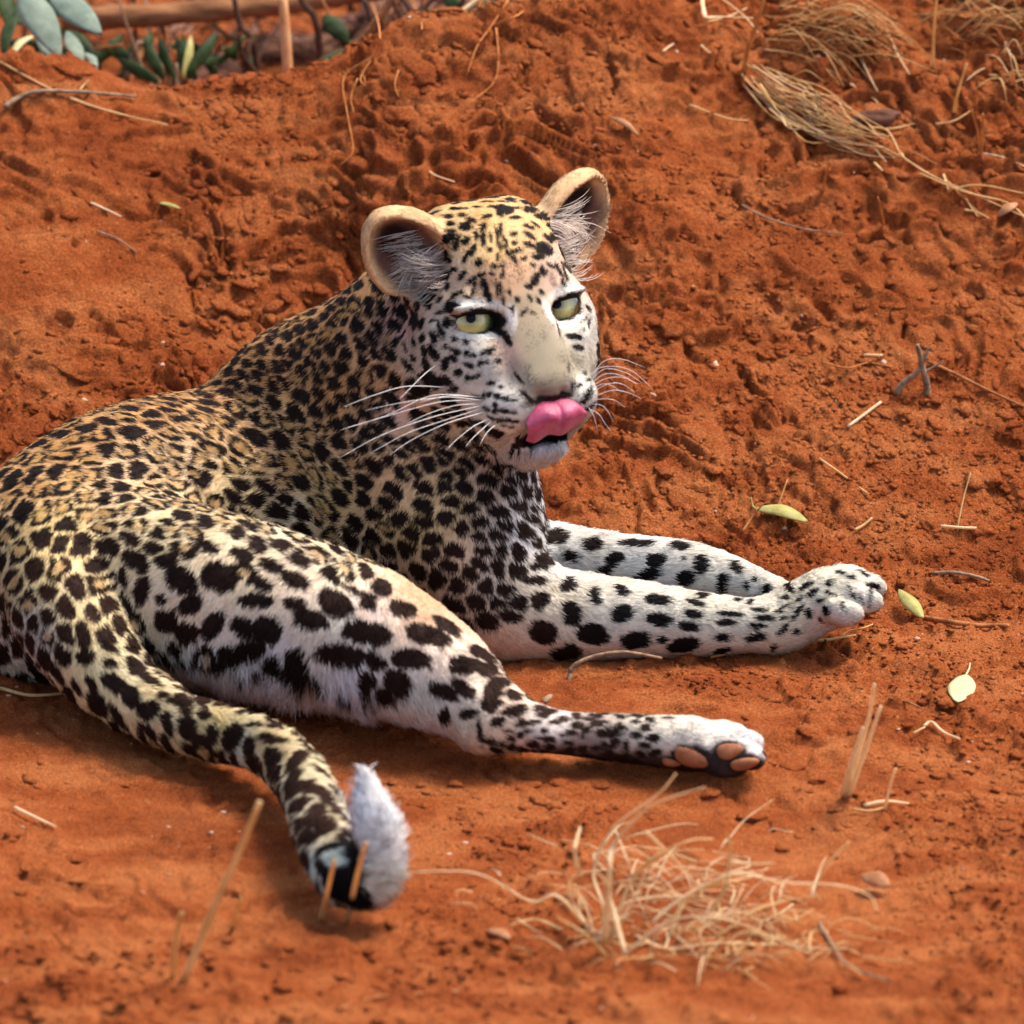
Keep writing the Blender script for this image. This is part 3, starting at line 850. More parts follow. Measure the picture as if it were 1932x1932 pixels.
# seeds of the free pattern on trunk, neck and rump: (u, v, angle, spacing along, across, rosette share)
GUIDE = [(250,770,10,50,24,.5),(150,850,-12,50,30,.6),(60,930,-50,56,38,.7),(40,1100,-68,55,38,.6),(120,1000,-40,52,40,.6),(60,1210,75,48,30,.3),(180,930,-8,50,34,.6),(350,790,12,50,24,.5),(420,740,20,40,22,.4),
(200,1050,2,46,36,.3),(250,950,6,45,32,.5),(330,950,15,44,30,.4),(400,870,25,52,32,.8),(470,830,35,56,36,.9),(450,950,35,46,26,.6),(560,880,52,58,30,.7),(620,960,58,52,26,.5),(560,1000,35,46,26,.5),
(660,1050,60,44,26,.3),(430,1010,22,42,30,.5),(560,1060,28,46,32,.2),(650,1110,25,46,26,.1),(500,720,40,42,24,.2),(600,650,45,38,26,.1),(650,760,50,40,24,.1),(700,680,55,40,28,.1),(720,580,70,40,28,.1),
(750,850,40,44,22,0),(850,850,25,42,22,0),(930,880,22,40,22,0),(720,960,30,38,30,0),(820,950,18,40,30,0),(930,960,25,38,28,0),(760,1050,20,38,34,0),(880,1040,10,42,36,0),(960,1060,30,38,32,0),
(850,1150,45,50,40,0),(700,900,45,40,26,.1),(150,1150,70,46,34,.3),(170,1240,60,44,32,.2),(900,400,10,32,22,0),(1200,1150,5,50,40,0),(880,1330,20,50,38,0),(940,1385,10,22,15,0),(1000,1375,5,22,14,0),(1080,1385,3,22,13,0),(1160,1390,3,22,14,0),(1230,1395,3,24,16,0),(600,1560,60,46,36,0)]
cand = rng.permutation(len(LV))
cand = cand[(LPART[cand] != EAR) & (LV[cand, 2] > -.01)][:22000]
ga = idw_ang(LUV[cand], [(g[0], g[1], g[2], 2) for g in GUIDE])
gs = idw(LUV[cand], [(g[0], g[1], g[3] * .93, g[4] * .93, g[5]) for g in GUIDE])
HC3 = np.array([h[0] for h in HSPOT]); HR = np.array([S(h[7]) for h in HSPOT])
seedp, seedM, seedro, seedw = [], [], [], []
SP, SM1, SM2, SN = np.zeros((4000, 3)), np.zeros((4000, 3)), np.zeros((4000, 3)), np.zeros((4000, 3))
ns = 0
LOCK = (np.abs(LUV[:, 0] - 1010) < 115) & (LUV[:, 1] > 520) & (LUV[:, 1] < 880) & (LPART == HEAD) & (((LV - HORG) @ HAX[2]) / S(1) > -95)   # bare face: only its own marks
for k, i in enumerate(cand):
    p, n = LV[i], LN[i]
    if LOCK[i] or (LPART[i] in (FNEAR, FFAR, HIND) and FACING[i] > -.3 and LUV[i, 0] > 720 and not (LPART[i] == HIND and 915 < LUV[i, 0] < 1235)) or (LPART[i] == TAIL and LUV[i, 1] > 1440 and LUV[i, 0] > 655):
        continue
    dh = np.linalg.norm(HC3 - p, axis=1) - HR
    if dh.min() < S(13 if LUV[i, 0] < 915 or LPART[i] != HIND else 4):
        continue
    if FACING[i] > .15:
        t1, t2 = tangent_frame(p, n, ga[k], 1.6)
    else:
        t1 = np.cross(n, [.3, .9, .2]); t1 /= np.linalg.norm(t1); t2 = np.cross(n, t1)
    t1 = t1 * S(gs[k, 0]); t2 = t2 * S(gs[k, 1])
    if ns:
        w = SP[:ns] - p
        a, b, _ = ell_metric(SP[:ns], p, t1, t2)
        d1 = np.hypot(a, b) + (np.abs(w @ n) > .014) * 9
        d2 = np.hypot(np.sum(w * SM1[:ns], 1), np.sum(w * SM2[:ns], 1)) + (np.abs(w @ n) > .014) * 9
        if min(d1.min(), d2.min()) < .76:
            continue
    g11, g12, g22 = t1 @ t1, t1 @ t2, t2 @ t2
    det = g11 * g22 - g12 * g12
    SP[ns] = p; SN[ns] = n
    SM1[ns] = (t1 * g22 - t2 * g12) / det
    SM2[ns] = (t2 * g11 - t1 * g12) / det
    seedro.append(rng.random() < gs[k, 2]); seedw.append(gs[k, 1] * rng.uniform(.8, 1.15))
    ns += 1
SP, SM1, SM2, SN = SP[:ns], SM1[:ns], SM2[:ns], SN[:ns]
seedro, seedw = np.array(seedro), np.array(seedw)
print('spots', len(HSPOT), 'free', ns)
WARP = np.stack([noise3(LV * 90, 11), noise3(LV * 90, 12), noise3(LV * 90, 13)], 1) * .0022 + np.stack([noise3(LV * 260, 21), noise3(LV * 260, 22), noise3(LV * 260, 23)], 1) * .0011
CELL = .06
key = np.floor((LV - GMIN) / CELL).astype(np.int64) @ np.array([10000, 100, 1])
for kv in np.unique(key):
    ids = np.where(key == kv)[0]
    q = (LV + WARP)[ids]
    near_ = np.where(np.all((SP > q.min(0) - .055) & (SP < q.max(0) + .055), 1))[0]
    if len(near_) < 2:
        continue
    w = q[:, None, :] - SP[near_][None]
    A = np.sum(w * SM1[near_][None], 2); B = np.sum(w * SM2[near_][None], 2)
    H_ = np.sum(w * SN[near_][None], 2) / .016
    rho = np.sqrt(A * A + B * B + H_ ** 4) + (np.sum(w * w, 2) > .05 ** 2) * 9
    o = np.argpartition(rho, 1, axis=1)[:, :2]
    r1 = np.take_along_axis(rho, o, 1)
    sw = r1[:, 0] > r1[:, 1]
    o[sw] = o[sw][:, ::-1]; r1[sw] = r1[sw][:, ::-1]
    il = o[:, 0]; i1 = near_[il]
    wid = seedw[i1]
    ro = seedro[i1]
    m = np.minimum((np.where(ro, .72, .61) - r1[:, 0]) * wid, (r1[:, 1] - r1[:, 0] - .13) * wid * .5)
    m = m + NOI[ids] * 1.3
    a1 = np.take_along_axis(A, il[:, None], 1)[:, 0]; b1 = np.take_along_axis(B, il[:, None], 1)[:, 0]
    ang = np.arctan2(b1, a1)
    gap = np.sin(ang * 2 + i1 * 1.7) * .5 + np.sin(ang * 3 + i1 * 2.3) * .5
    ring = (r1[:, 0] - .25 - .06 * gap - np.maximum(0, gap - .6) * .7) * wid
    gold = np.where(ro, sm(.40, .22, r1[:, 0]), 0)
    m = np.where(ro, np.minimum(m, ring), m)
    sel = (r1[:, 0] < 3) & ~LOCK[ids]
    MARK[ids] = np.where(sel, m, MARK[ids])
    GOLD[ids] = np.where(sel, gold, GOLD[ids])
HM, HG = hand_marks(LV, LN, NOI)
GOLD = np.maximum(GOLD, HG)

# ground colour of the coat (u, v, sRGB)
BASE = [(300,760,208,155,102),(150,820,202,151,98),(60,900,208,159,106),(500,690,200,147,94),(600,600,202,149,96),(690,540,208,157,106),(420,720,202,149,98),(350,880,238,201,156),(450,930,236,207,154),
(250,900,238,199,152),(100,1000,230,199,138),(40,1080,228,201,146),(550,880,220,171,118),(480,820,224,177,124),(300,1000,240,215,166),(620,940,216,179,122),(700,880,218,173,128),(640,720,204,151,98),
(720,720,210,159,110),(700,900,220,177,136),(850,930,218,185,134),(930,900,226,191,162),(800,850,212,167,118),(870,850,218,175,130),(780,1000,218,181,128),(850,1080,224,187,152),(800,1120,210,169,132),
(880,1150,218,179,148),(940,1100,222,204,178),(1000,1000,227,222,218),(1005,930,229,226,224),(990,890,227,222,220),(560,980,244,227,190),(650,1060,238,217,180),(450,1050,242,217,178),(560,1100,244,217,186),
(700,1150,246,215,192),(350,1130,242,219,188),(650,1180,234,220,196),(850,1240,248,217,192),(950,1300,246,215,188),(500,1250,225,222,224),(650,1290,227,224,226),(380,1250,232,226,222),(800,1330,234,224,208),
(900,1390,218,195,166),(1050,1360,213,198,185),(1100,1400,148,128,115),(1250,1370,212,199,178),(1350,1370,217,206,189),(1420,1400,217,204,198),(1060,1060,222,216,205),(1200,1030,222,216,205),(1400,1090,220,212,196),
(1150,1140,220,210,190),(1050,1130,225,208,180),(1350,1160,220,210,188),(1500,1160,225,212,182),(1560,1100,226,216,190),(1620,1110,224,214,196),(1550,1180,219,200,184),
(150,1180,238,211,156),(60,1200,214,204,186),(180,1280,238,217,166),(280,1330,236,209,156),(400,1380,212,187,130),(500,1410,212,185,134),(560,1460,220,201,160),(600,1560,214,193,154),(690,1540,252,244,240),(620,1640,210,216,200),(450,1430,212,212,186),
(700,1500,237,230,226),(740,1600,239,226,218),(735,1560,254,246,240),(720,1690,242,230,206),
(900,400,210,167,110),(860,430,218,177,122),(1000,420,210,167,116),(930,470,218,179,120),(950,520,218,175,134),(840,520,208,179,149),(1060,500,208,175,152),(990,600,156,138,112),(1015,680,140,128,106),(1030,720,136,124,104),(1000,640,148,134,110),(1050,690,140,128,106),
(830,640,197,186,167),(800,700,193,174,154),(900,680,200,193,178),(960,660,208,175,150),(880,740,200,189,174),(940,760,215,206,191),(960,790,215,210,196),(1095,620,208,200,187),(1100,740,215,210,196),(1020,860,215,210,209),(980,850,202,193,191),(760,600,202,159,141),(760,760,218,169,146),(1020,650,142,130,108),(1040,740,132,118,100)]
bc = idw(LUV, BASE, 3.5) / 255.0
bc = np.where(bc <= .04045, bc / 12.92, ((bc + .055) / 1.055) ** 2.4)
HL = (LV - HORG) @ HAX.T / S(1)               # head-frame coordinates
hm = (LPART == HEAD) | (LPART == EAR)
def paint(mask, rgb):
    m = np.clip(mask, 0, 1)[:, None]
    bc[:] = bc * (1 - m) + lin(*rgb) * m
near = hm & (HL[:, 2] > -130)
def eye_xy(H, s):
    ea, eb = H[:, 0] - s * 88, H[:, 1] + 21
    tl = .20 * s
    return ea * math.cos(tl) + eb * math.sin(tl), -ea * math.sin(tl) + eb * math.cos(tl)
for s in (-1, 1):
    x, y = eye_xy(HL, s)
    paint(near * sm(1.25, .8, np.hypot((x - 8 * s) / 46, (y - 27) / 14)), (214, 206, 190))          # pale patch over the eye
    paint(near * sm(1.2, .8, np.hypot((x + 2 * s) / 46, (y + 27) / 9)), (224, 216, 202))            # pale line under it
    paint(near * sm(1.2, .7, np.hypot((x + s * 50) / 11, (y - 6) / 28)), (208, 196, 184))           # inner corner
paint(near * sm(1.1, .8, np.hypot(HL[:, 0] / 40, (HL[:, 1] + 190) / 10)) * (HL[:, 2] > 10), (110, 70, 62))
def eye_marks(H, mark):
    """dark lids; keeps the pale skin round them free of spots"""
    nr = (H[:, 2] > -110) & (H[:, 2] < 20)
    for s in (-1, 1):
        x, y = eye_xy(H, s)
        rim = np.hypot(x / 43.5, (y + 1) / np.where(y > 0, 23.5, 24.5))
        pale = nr & (rim > 1.0) & (rim < 1.45) & (np.abs(y) > 10) & (np.abs(x) < 48) & ~((x * s < -18) & (y < 6))
        mark = np.where(pale, np.minimum(mark, -3), mark)
        mark = np.where(nr & (rim < 1.3), np.maximum(mark, (1.0 - rim) * 26), mark)
    return mark
DARK = np.tile(lin(24, 19, 18), (len(LV), 1))
br = idw(LUV, [(400,1380,.35),(560,1480,.45),(590,1530,.5),(850,1200,.3),(800,1130,.35),(650,1150,.25),(950,1320,.35),(300,900,.12),(900,600,0),(1200,1150,0),(1400,1080,0),(100,900,.05),(650,1650,.0),(700,900,.1),(130,1120,.35),(500,1250,.1)], 3)[:, 0]
DARK = DARK * (1 - br[:, None]) + lin(72, 42, 26) * br[:, None]
# hind foot: darker towards the bottom, dark fur round the pads
hf = (LPART == HIND) & (LUV[:, 0] > 985)
low = sm(1392, 1418, LUV[:, 1] - 12 * NOI - (LUV[:, 0] - 1000) * .06)
paint(hf * low * sm(985, 1050, LUV[:, 0]), (60, 48, 42))
for pu, pv, pr in ((1300, 1432, 46), (1376, 1418, 34), (1404, 1442, 36), (1345, 1440, 30)):
    paint(hf * sm(1.15, .85, np.hypot((LUV[:, 0] - pu) / pr, (LUV[:, 1] - pv) / (pr * .62)) + .2 * NOI), (52, 40, 36))
GOLDC = lin(178, 134, 74)
bc = bc * (1 - .65 * GOLD[:, None]) + GOLDC * .65 * GOLD[:, None]
# ears: tan rim, dark hollow
er = LPART == EAR
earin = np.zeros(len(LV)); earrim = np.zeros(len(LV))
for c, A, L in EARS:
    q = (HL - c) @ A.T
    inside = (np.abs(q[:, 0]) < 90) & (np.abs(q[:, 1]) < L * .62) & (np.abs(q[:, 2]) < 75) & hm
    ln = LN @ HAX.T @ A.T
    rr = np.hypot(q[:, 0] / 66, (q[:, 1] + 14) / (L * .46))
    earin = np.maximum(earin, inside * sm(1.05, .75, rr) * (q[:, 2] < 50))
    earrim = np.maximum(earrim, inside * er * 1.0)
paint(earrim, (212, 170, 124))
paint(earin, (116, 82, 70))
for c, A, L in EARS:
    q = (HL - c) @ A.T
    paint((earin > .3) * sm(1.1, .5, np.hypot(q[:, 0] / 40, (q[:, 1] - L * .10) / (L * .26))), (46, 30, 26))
MARK[(earrim > .5) | (earin > .3)] = -20
# pale fringe along the underside of the thigh
fr_ = (LPART == HIND) & (LUV[:, 0] > 300) & (LUV[:, 0] < 880) & (LN[:, 2] < -.3)
FRINGE = fr_ * sm(-.35, -.7, LN[:, 2]) * sm(1240, 1280, LUV[:, 1])
paint(FRINGE, (238, 236, 240))
def coat_colour(base, dark, mark):
    k = sm(-1.3, 1.3, mark)[:, None]
    return base * (1 - k) + dark * k
mouth = near & (np.abs(HL[:, 0] + 4) < 54) & (np.abs(HL[:, 1] + 255) < 15) & (HL[:, 2] > -80) & ((LN @ HAX[2] < .35) | (HL[:, 2] < 0))
MARK[mouth] = 30
MALL = np.where(hm, eye_marks(HL, np.maximum(MARK, HM)), np.maximum(MARK, HM))
COAT = coat_colour(bc, DARK, MALL)
# ------------------------------------------------------------------ leopard objects
leopard = empty('leopard', P(700, 1245, y=0.0))
tag(leopard, 'young spotted leopard lying on red soil, licking its nose with a pink tongue', 'leopard')
m_skin, nt_, b_ = new_mat('leopard skin', .75, .1)
at = nt_.nodes.new('ShaderNodeAttribute'); at.attribute_name = 'coat'
nt_.links.new(at.outputs['Color'], b_.inputs['Base Color'])
body = mesh_obj('body', LV, LF, m_skin, leopard)
ca = body.data.color_attributes.new('coat', 'FLOAT_COLOR', 'POINT')
ca.data.foreach_set('color', np.concatenate([COAT, np.ones((len(COAT), 1))], 1).astype(np.float32).ravel())

def curves_obj(name, pts, radii, colr, nrm, mat, parent):
    """pts (n, k, 3) hair curves with per-curve colour and skin normal"""
    n, k, _ = pts.shape
    hc = bpy.data.hair_curves.new(name)
    hc.add_curves([k] * n)
    hc.attributes['position'].data.foreach_set('vector', pts.astype(np.float32).ravel())
    r = hc.attributes.get('radius') or hc.attributes.new('radius', 'FLOAT', 'POINT')
    r.data.foreach_set('value', radii.astype(np.float32).ravel())
    a = hc.attributes.new('hcol', 'FLOAT_COLOR', 'CURVE')
    a.data.foreach_set('color', np.concatenate([colr, np.ones((n, 1))], 1).astype(np.float32).ravel())
    b = hc.attributes.new('hnrm', 'FLOAT_VECTOR', 'CURVE')
    b.data.foreach_set('vector', nrm.astype(np.float32).ravel())
    hc.materials.append(mat)
    o = bpy.data.objects.new(name, hc)
    col.objects.link(o)
    o.parent = parent
    o.matrix_parent_inverse = parent.matrix_world.inverted()
    return o
m_fur = bpy.data.materials.new('fur'); m_fur.use_nodes = True
N, L_ = m_fur.node_tree.nodes, m_fur.node_tree.links
b_ = N['Principled BSDF']
b_.inputs['Roughness'].default_value = .65
b_.inputs['Specular IOR Level'].default_value = .06
a1 = N.new('ShaderNodeAttribute'); a1.attribute_name = 'hcol'
a2 = N.new('ShaderNodeAttribute'); a2.attribute_name = 'hnrm'
L_.new(a1.outputs['Color'], b_.inputs['Base Color'])
L_.new(a2.outputs['Vector'], b_.inputs['Normal'])

# hair flow (u, v, picture angle: 0 = right, 90 = down), length mm, tilt off the skin
FLOW = [(300,760,185,9,18),(100,850,160,9,18),(40,1000,110,9,20),(150,1100,95,9,20),(450,850,190,9,18),(600,900,200,9,18),(560,1000,200,9,20),(500,700,170,9,18),(620,620,140,9,20),(700,560,120,9,20),
(700,750,150,9,20),(800,850,140,8,20),(900,880,120,9,22),(990,920,85,15,30),(1008,970,70,17,35),(760,1000,120,8,20),(880,1060,90,8,20),(850,1150,110,8,20),(300,1050,150,9,20),(450,1120,130,9,22),(600,1150,100,8,20),(400,1180,130,8,20),(520,1190,110,8,20),(650,1215,90,9,20),(760,1250,70,7,20),
(350,1240,100,20,30),(450,1275,95,26,30),(560,1285,92,28,30),(660,1300,88,25,30),(760,1320,70,18,28),(800,1220,60,8,20),(900,1330,50,6,20),(1050,1370,5,5,18),(1250,1370,5,6,18),(1400,1400,10,5,25),
(1050,1040,15,13,28),(1200,1050,12,13,28),(1380,1090,15,11,25),(1480,1120,20,8,25),(1000,1150,30,9,22),(1150,1160,10,9,22),(1350,1170,5,9,22),(1500,1160,-15,10,25),(1600,1110,10,8,28),(1650,1120,30,7,35),
(120,1150,80,9,20),(200,1270,50,10,20),(330,1360,25,10,20),(480,1400,15,10,20),(570,1500,60,10,22),(610,1600,65,11,22),(660,1680,20,16,30),(720,1640,-50,26,58),(715,1560,-80,27,58),(695,1490,-100,27,45),
(900,400,-150,5,18),(1000,400,-60,5,18),(930,480,-110,4,15),(990,560,-100,3,15),(1010,660,-100,3,15),(1030,730,-95,3,15),(850,560,-160,5,18),(830,640,175,6,18),(800,720,150,8,20),(880,700,165,5,18),(930,760,160,4,15),(960,800,120,4,15),
(1100,600,10,5,18),(1105,700,20,5,18),(1000,850,100,8,22),(1040,860,80,9,25),(980,860,110,9,25),(760,600,120,11,25),(1060,480,-30,5,18)]
fang = idw_ang(LUV, [(g[0], g[1], g[2], 1) for g in FLOW])
fl = idw(LUV, [(g[0], g[1], g[3], g[4]) for g in FLOW], 3.0)
FLEN = np.where(fl[:, 0] < 13, fl[:, 0] * .00062, fl[:, 0] * .001 - .0049)
FTILT = fl[:, 1]
FLEN[(LPART == HEAD) & (HL[:, 2] > -120)] = np.minimum(FLEN, .006)[(LPART == HEAD) & (HL[:, 2] > -120)]
FLEN[(LPART == HEAD) & (HL[:, 1] < -238) & (np.abs(HL[:, 0]) < 90)] = .0095
FLEN[earrim > .5] = .0035
FLEN[earin > .4] = .004
bald = np.zeros(len(LV), bool)
for s in (-1, 1):
    x, y = eye_xy(HL, s)
    bald |= near & (np.hypot(x / 38, y / 19) < 1)
bald |= near & (np.abs(HL[:, 0]) < 60) & (np.abs(HL[:, 1] + 254) < 14) & (HL[:, 2] > -60)      # mouth
bald |= near & (np.abs(HL[:, 0]) < 40) & (np.abs(HL[:, 1] + 180) < 12) & (HL[:, 2] > 30)        # nose pad
bald |= LV[:, 2] < -.012
FLEN[bald] = 0
# roots
fq = LF
dens = 3.6
fface = FACING[fq].mean(1)
expect = dens * np.where(fface > -.15, 1.0, .25) * (FLEN[fq].min(1) > .0005)
hd = (LPART[fq[:, 0]] == HEAD) & (LUV[fq[:, 0], 0] > 780)
expect = expect * np.where(hd, 1.7, 1.0)
cnt = np.floor(expect + rng.random(len(fq))).astype(int)
fi = np.repeat(np.arange(len(fq)), cnt)
nh = len(fi)
s_, t_ = rng.random(nh), rng.random(nh)
wts = np.stack([(1 - s_) * (1 - t_), s_ * (1 - t_), s_ * t_, (1 - s_) * t_], 1)
mixv = lambda arr: np.einsum('nk,nk...->n...', wts, arr[fq[fi]])
root = mixv(LV); nrm = mixv(LN); nrm /= np.linalg.norm(nrm, axis=1, keepdims=True) + 1e-9
ln_ = mixv(FLEN) * rng.uniform(.7, 1.25, nh)
tip_ = (LPART[fq[fi, 0]] == TAIL) & (LUV[fq[fi, 0], 0] > 662) & (LUV[fq[fi, 0], 1] > 1440)
ln_ = np.where(tip_, ln_ * rng.uniform(.6, 1.15, nh), ln_)
an = np.radians(fang[fq[fi, 0]] + rng.normal(0, 1, nh) * np.where(tip_, 16, 9) + 25 * noise3(root * 22, 31))
d = np.cos(an)[:, None] * RIGHT - np.sin(an)[:, None] * UP
d = d - nrm * np.sum(d * nrm, 1)[:, None]
d /= np.linalg.norm(d, axis=1, keepdims=True) + 1e-6
tilt = np.radians(np.clip(mixv(FTILT) + rng.normal(0, 8, nh), 5, 70))
hn_, _ = hand_marks(root, nrm, noise3(root * 160, 3) * .6 + noise3(root * 330, 5) * .4)
mk = np.maximum(mixv(MARK), hn_)
hh = hm[fq[fi, 0]]
mk[hh] = eye_marks(((root - HORG) @ HAX.T / S(1))[hh], mk[hh])
mk = mk - 30 * mixv(FRINGE) + rng.normal(0, .5, nh)
hcol = coat_colour(mixv(bc), mixv(DARK), mk)
hcol = np.clip(hcol * rng.normal(1.0, .15, nh)[:, None], .002, .95)
ts = np.array([0, .35, .7, 1.0])
pts = np.zeros((nh, 4, 3))
clump = np.stack([noise3(root * 140, 41), noise3(root * 140, 42), noise3(root * 140, 43)], 1)
for j, t in enumerate(ts):
    up_ = np.sin(tilt) * (t - .45 * t * t)
    fw_ = np.cos(tilt) * t * (.75 + .25 * t)
    pts[:, j] = root + (ln_[:, None]) * (nrm * up_[:, None] + d * fw_[:, None]) + clump * (ln_ * .28 * t * t)[:, None]
pts[:, :, 2] -= (np.maximum(ln_ - .014, 0)[:, None] * ts[None] ** 2 * .6)
pts -= nrm[:, None, :] * .0004
hw = np.where(ln_ > .007, .00036, .00028)[:, None] * np.array([1, .9, .65, .15])[None]
nsh = nrm + .35 * d * 0 + rng.normal(0, .12, (nh, 3))
nsh /= np.linalg.norm(nsh, axis=1, keepdims=True)
coat = curves_obj('fur', pts, hw, hcol, nsh, m_fur, body)
print('hairs', nh)

# long pale hair inside the ears
EP, EC, EN = [], [], []
for ei, (c, A, L) in enumerate(EARS):
    s = -1 if ei == 0 else 1
    nz_w = A[2] @ HAX
    out_ = A[0] if (A[0] @ np.array([s, 0, 0])) > 0 else -A[0]
    clumps = []
    for q in range(36):                                     # tufts root in the lower and head-side part and sweep outward
        xo, y = rng.uniform(-62, 30), rng.uniform(-L * .60, L * .20)
        if rng.random() > .25 + .75 * sm(25, -30, y) or (xo > 0 and y > -20):
            continue
        dirh = out_ * rng.uniform(.55, 1.0) + A[1] * rng.uniform(.05, .9) + A[2] * rng.uniform(.1, .4)
        clumps.append((xo, y, dirh / np.linalg.norm(dirh), rng.uniform(34, 78) * (1 - .4 * sm(-30, 30, xo)), rng.uniform(.55, 1.0), rng.normal(0, .3)))
    for xo, y, dirh, Lc, br_, bend in clumps:
        for k in range(20):
            pc = c + out_ * (xo + rng.normal(0, 6)) + A[1] * (y + rng.normal(0, 7)) + A[2] * 60
            loc, n, i, dist = bvh.ray_cast(Vector(HP(*pc)), Vector(-nz_w), S(140))
            if loc is None:
                continue
            loc = np.array(loc)
            dw = (dirh + rng.normal(0, .10, 3)) @ HAX
            Lh = S(Lc * rng.uniform(.6, 1.1))
            side = np.cross(dw, nz_w) * bend
            EP.append([loc + dw * Lh * t + side * Lh * t * t + nz_w * Lh * .22 * math.sin(t * 2.6) for t in ts])
            EN.append(nz_w * .7 + UP * .6)
            EC.append(np.clip(lin(240, 218, 198) * br_ * rng.uniform(.85, 1.1), 0, .9) if rng.random() > .2 else lin(150, 112, 96) * br_)
EP = np.array(EP); EC = np.array(EC); EN = np.array(EN)
EN /= np.linalg.norm(EN, axis=1, keepdims=True)
curves_obj('ear_hair', EP, np.tile(np.array([.00026, .00026, .0002, .00006]), (len(EP), 1)), EC, EN, m_fur, body)

# --- eyes
m_ball, _, b_ = new_mat('eye rim', .25, .5); b_.inputs['Base Color'].default_value = (.012, .009, .008, 1)
m_iris, nt_, b_ = new_mat('iris', .06, .6)
b_.inputs['Coat Weight'].default_value = 1.0; b_.inputs['Coat Roughness'].default_value = .03
m_pup, _, b2 = new_mat('pupil', .05, .6); b2.inputs['Base Color'].default_value = (.006, .006, .006, 1)
b2.inputs['Specular IOR Level'].default_value = .12
def iris_nodes(nt_, b_):
    """radial iris: 'rad' runs 0 at the pupil to 1 at the rim, 'turn' round it"""
    N, L = nt_.nodes, nt_.links
    at = N.new('ShaderNodeAttribute'); at.attribute_name = 'rad'
    cx_ = N.new('ShaderNodeCombineXYZ')
    sx = N.new('ShaderNodeSeparateXYZ'); L.new(at.outputs['Vector'], sx.inputs[0])
    m1 = N.new('ShaderNodeMath'); m1.operation = 'MULTIPLY'; m1.inputs[1].default_value = 1.6; L.new(sx.outputs[0], m1.inputs[0])
    L.new(m1.outputs[0], cx_.inputs[0]); L.new(sx.outputs[1], cx_.inputs[1]); L.new(sx.outputs[2], cx_.inputs[2])
    nz = N.new('ShaderNodeTexNoise'); nz.inputs['Scale'].default_value = 9; nz.inputs['Detail'].default_value = 5
    L.new(cx_.outputs[0], nz.inputs['Vector'])
    ad = N.new('ShaderNodeMath'); ad.operation = 'MULTIPLY_ADD'; ad.inputs[1].default_value = .5; L.new(nz.outputs['Fac'], ad.inputs[0]); L.new(sx.outputs[0], ad.inputs[2])
    cr = N.new('ShaderNodeValToRGB'); e = cr.color_ramp.elements
    e[0].position, e[0].color = .25, (*lin(120, 106, 50), 1)
    e[1].position, e[1].color = 1.0, (*lin(70, 72, 44), 1)
    for p_, c_ in ((.38, (168, 158, 88)), (.60, (190, 186, 118)), (.86, (150, 150, 92))):
        q_ = e.new(p_); q_.color = (*lin(*c_), 1)
    L.new(ad.outputs[0], cr.inputs[0]); L.new(cr.outputs[0], b_.inputs['Base Color'])
iris_nodes(nt_, b_)
def rad_attr(o, m=10, n=32):
    a = o.data.attributes.new('rad', 'FLOAT_VECTOR', 'POINT')
    d_ = np.array([(i / m, math.cos(2 * math.pi * j / n), math.sin(2 * math.pi * j / n)) for i in range(m + 1) for j in range(n)], np.float32)
    a.data.foreach_set('vector', d_.ravel())
for c, r in EYES:
    gaze = (CAM - c) / np.linalg.norm(CAM - c) + .17 * UP - .01 * RIGHT
    ball = sphere_cap(c, gaze, r, 1.09, 3.1, 'eye', m_ball, leopard)
    iris = sphere_cap(c, gaze, r * 1.005, .20, 1.10, 'iris', m_iris, ball)
    rad_attr(iris)
    sphere_cap(c, gaze, r * 1.006, .001, .202, 'pupil', m_pup, ball)

# --- tongue: broad curled sheet, from the mouth up over the nose
m_ton = noise_mat('tongue', lin(164, 62, 94), lin(190, 86, 116), 140, .28, .5, bump=.4, bscale=900)
b_ = m_ton.node_tree.nodes['Principled BSDF']
b_.inputs['Subsurface Weight'].default_value = .15
b_.inputs['Subsurface Radius'].default_value = (.01, .004, .004)
V, F = [], []
nu, nv = 40, 26
for side in (0, 1):
    for j in range(nv + 1):
        t = j / nv
        for i in range(nu + 1):
            s = -1 + 2 * i / nu
            wv = 63 * (1 - .26 * max(0, (t - .45) / .55) ** 3.2 - .13 * (1 - t) ** 2)
            a = s * wv
            low = -261 + 9 * math.exp(-((s + .30) / .30) ** 2) + 5 * s + 8 * math.exp(-((s - .68) / .35) ** 2) + 9 * max(0, abs(s) - .8) / .2
            top = -188 - 24 * max(0, abs(s) - .6) ** 2 / .16 - 4 * math.exp(-(s / .3) ** 2)
            b = low + (top - low) * t
            prof = math.sin(math.pi * (t * .86 + .06))
            c = 22 + 38 * prof - 22 * s * s * (1 - .3 * t) - 4.5 * math.exp(-((s - .05) / .08) ** 2) * prof + 4 * math.exp(-((abs(s) - .35) / .22) ** 2) * prof + 4 * t
            if side:
                c -= 9 * (1 - abs(s) ** 6) * math.sin(math.pi * min(1, max(0, t))) ** .5 + .6
            V.append(HP(a, b, c))
n1 = (nu + 1) * (nv + 1)
for j in range(nv):
    for i in range(nu):
        q = j * (nu + 1) + i
        F.append((q, q + 1, q + nu + 2, q + nu + 1))
        F.append((n1 + q, n1 + q + nu + 1, n1 + q + nu + 2, n1 + q + 1))
mesh_obj('tongue', V, F, m_ton, leopard)

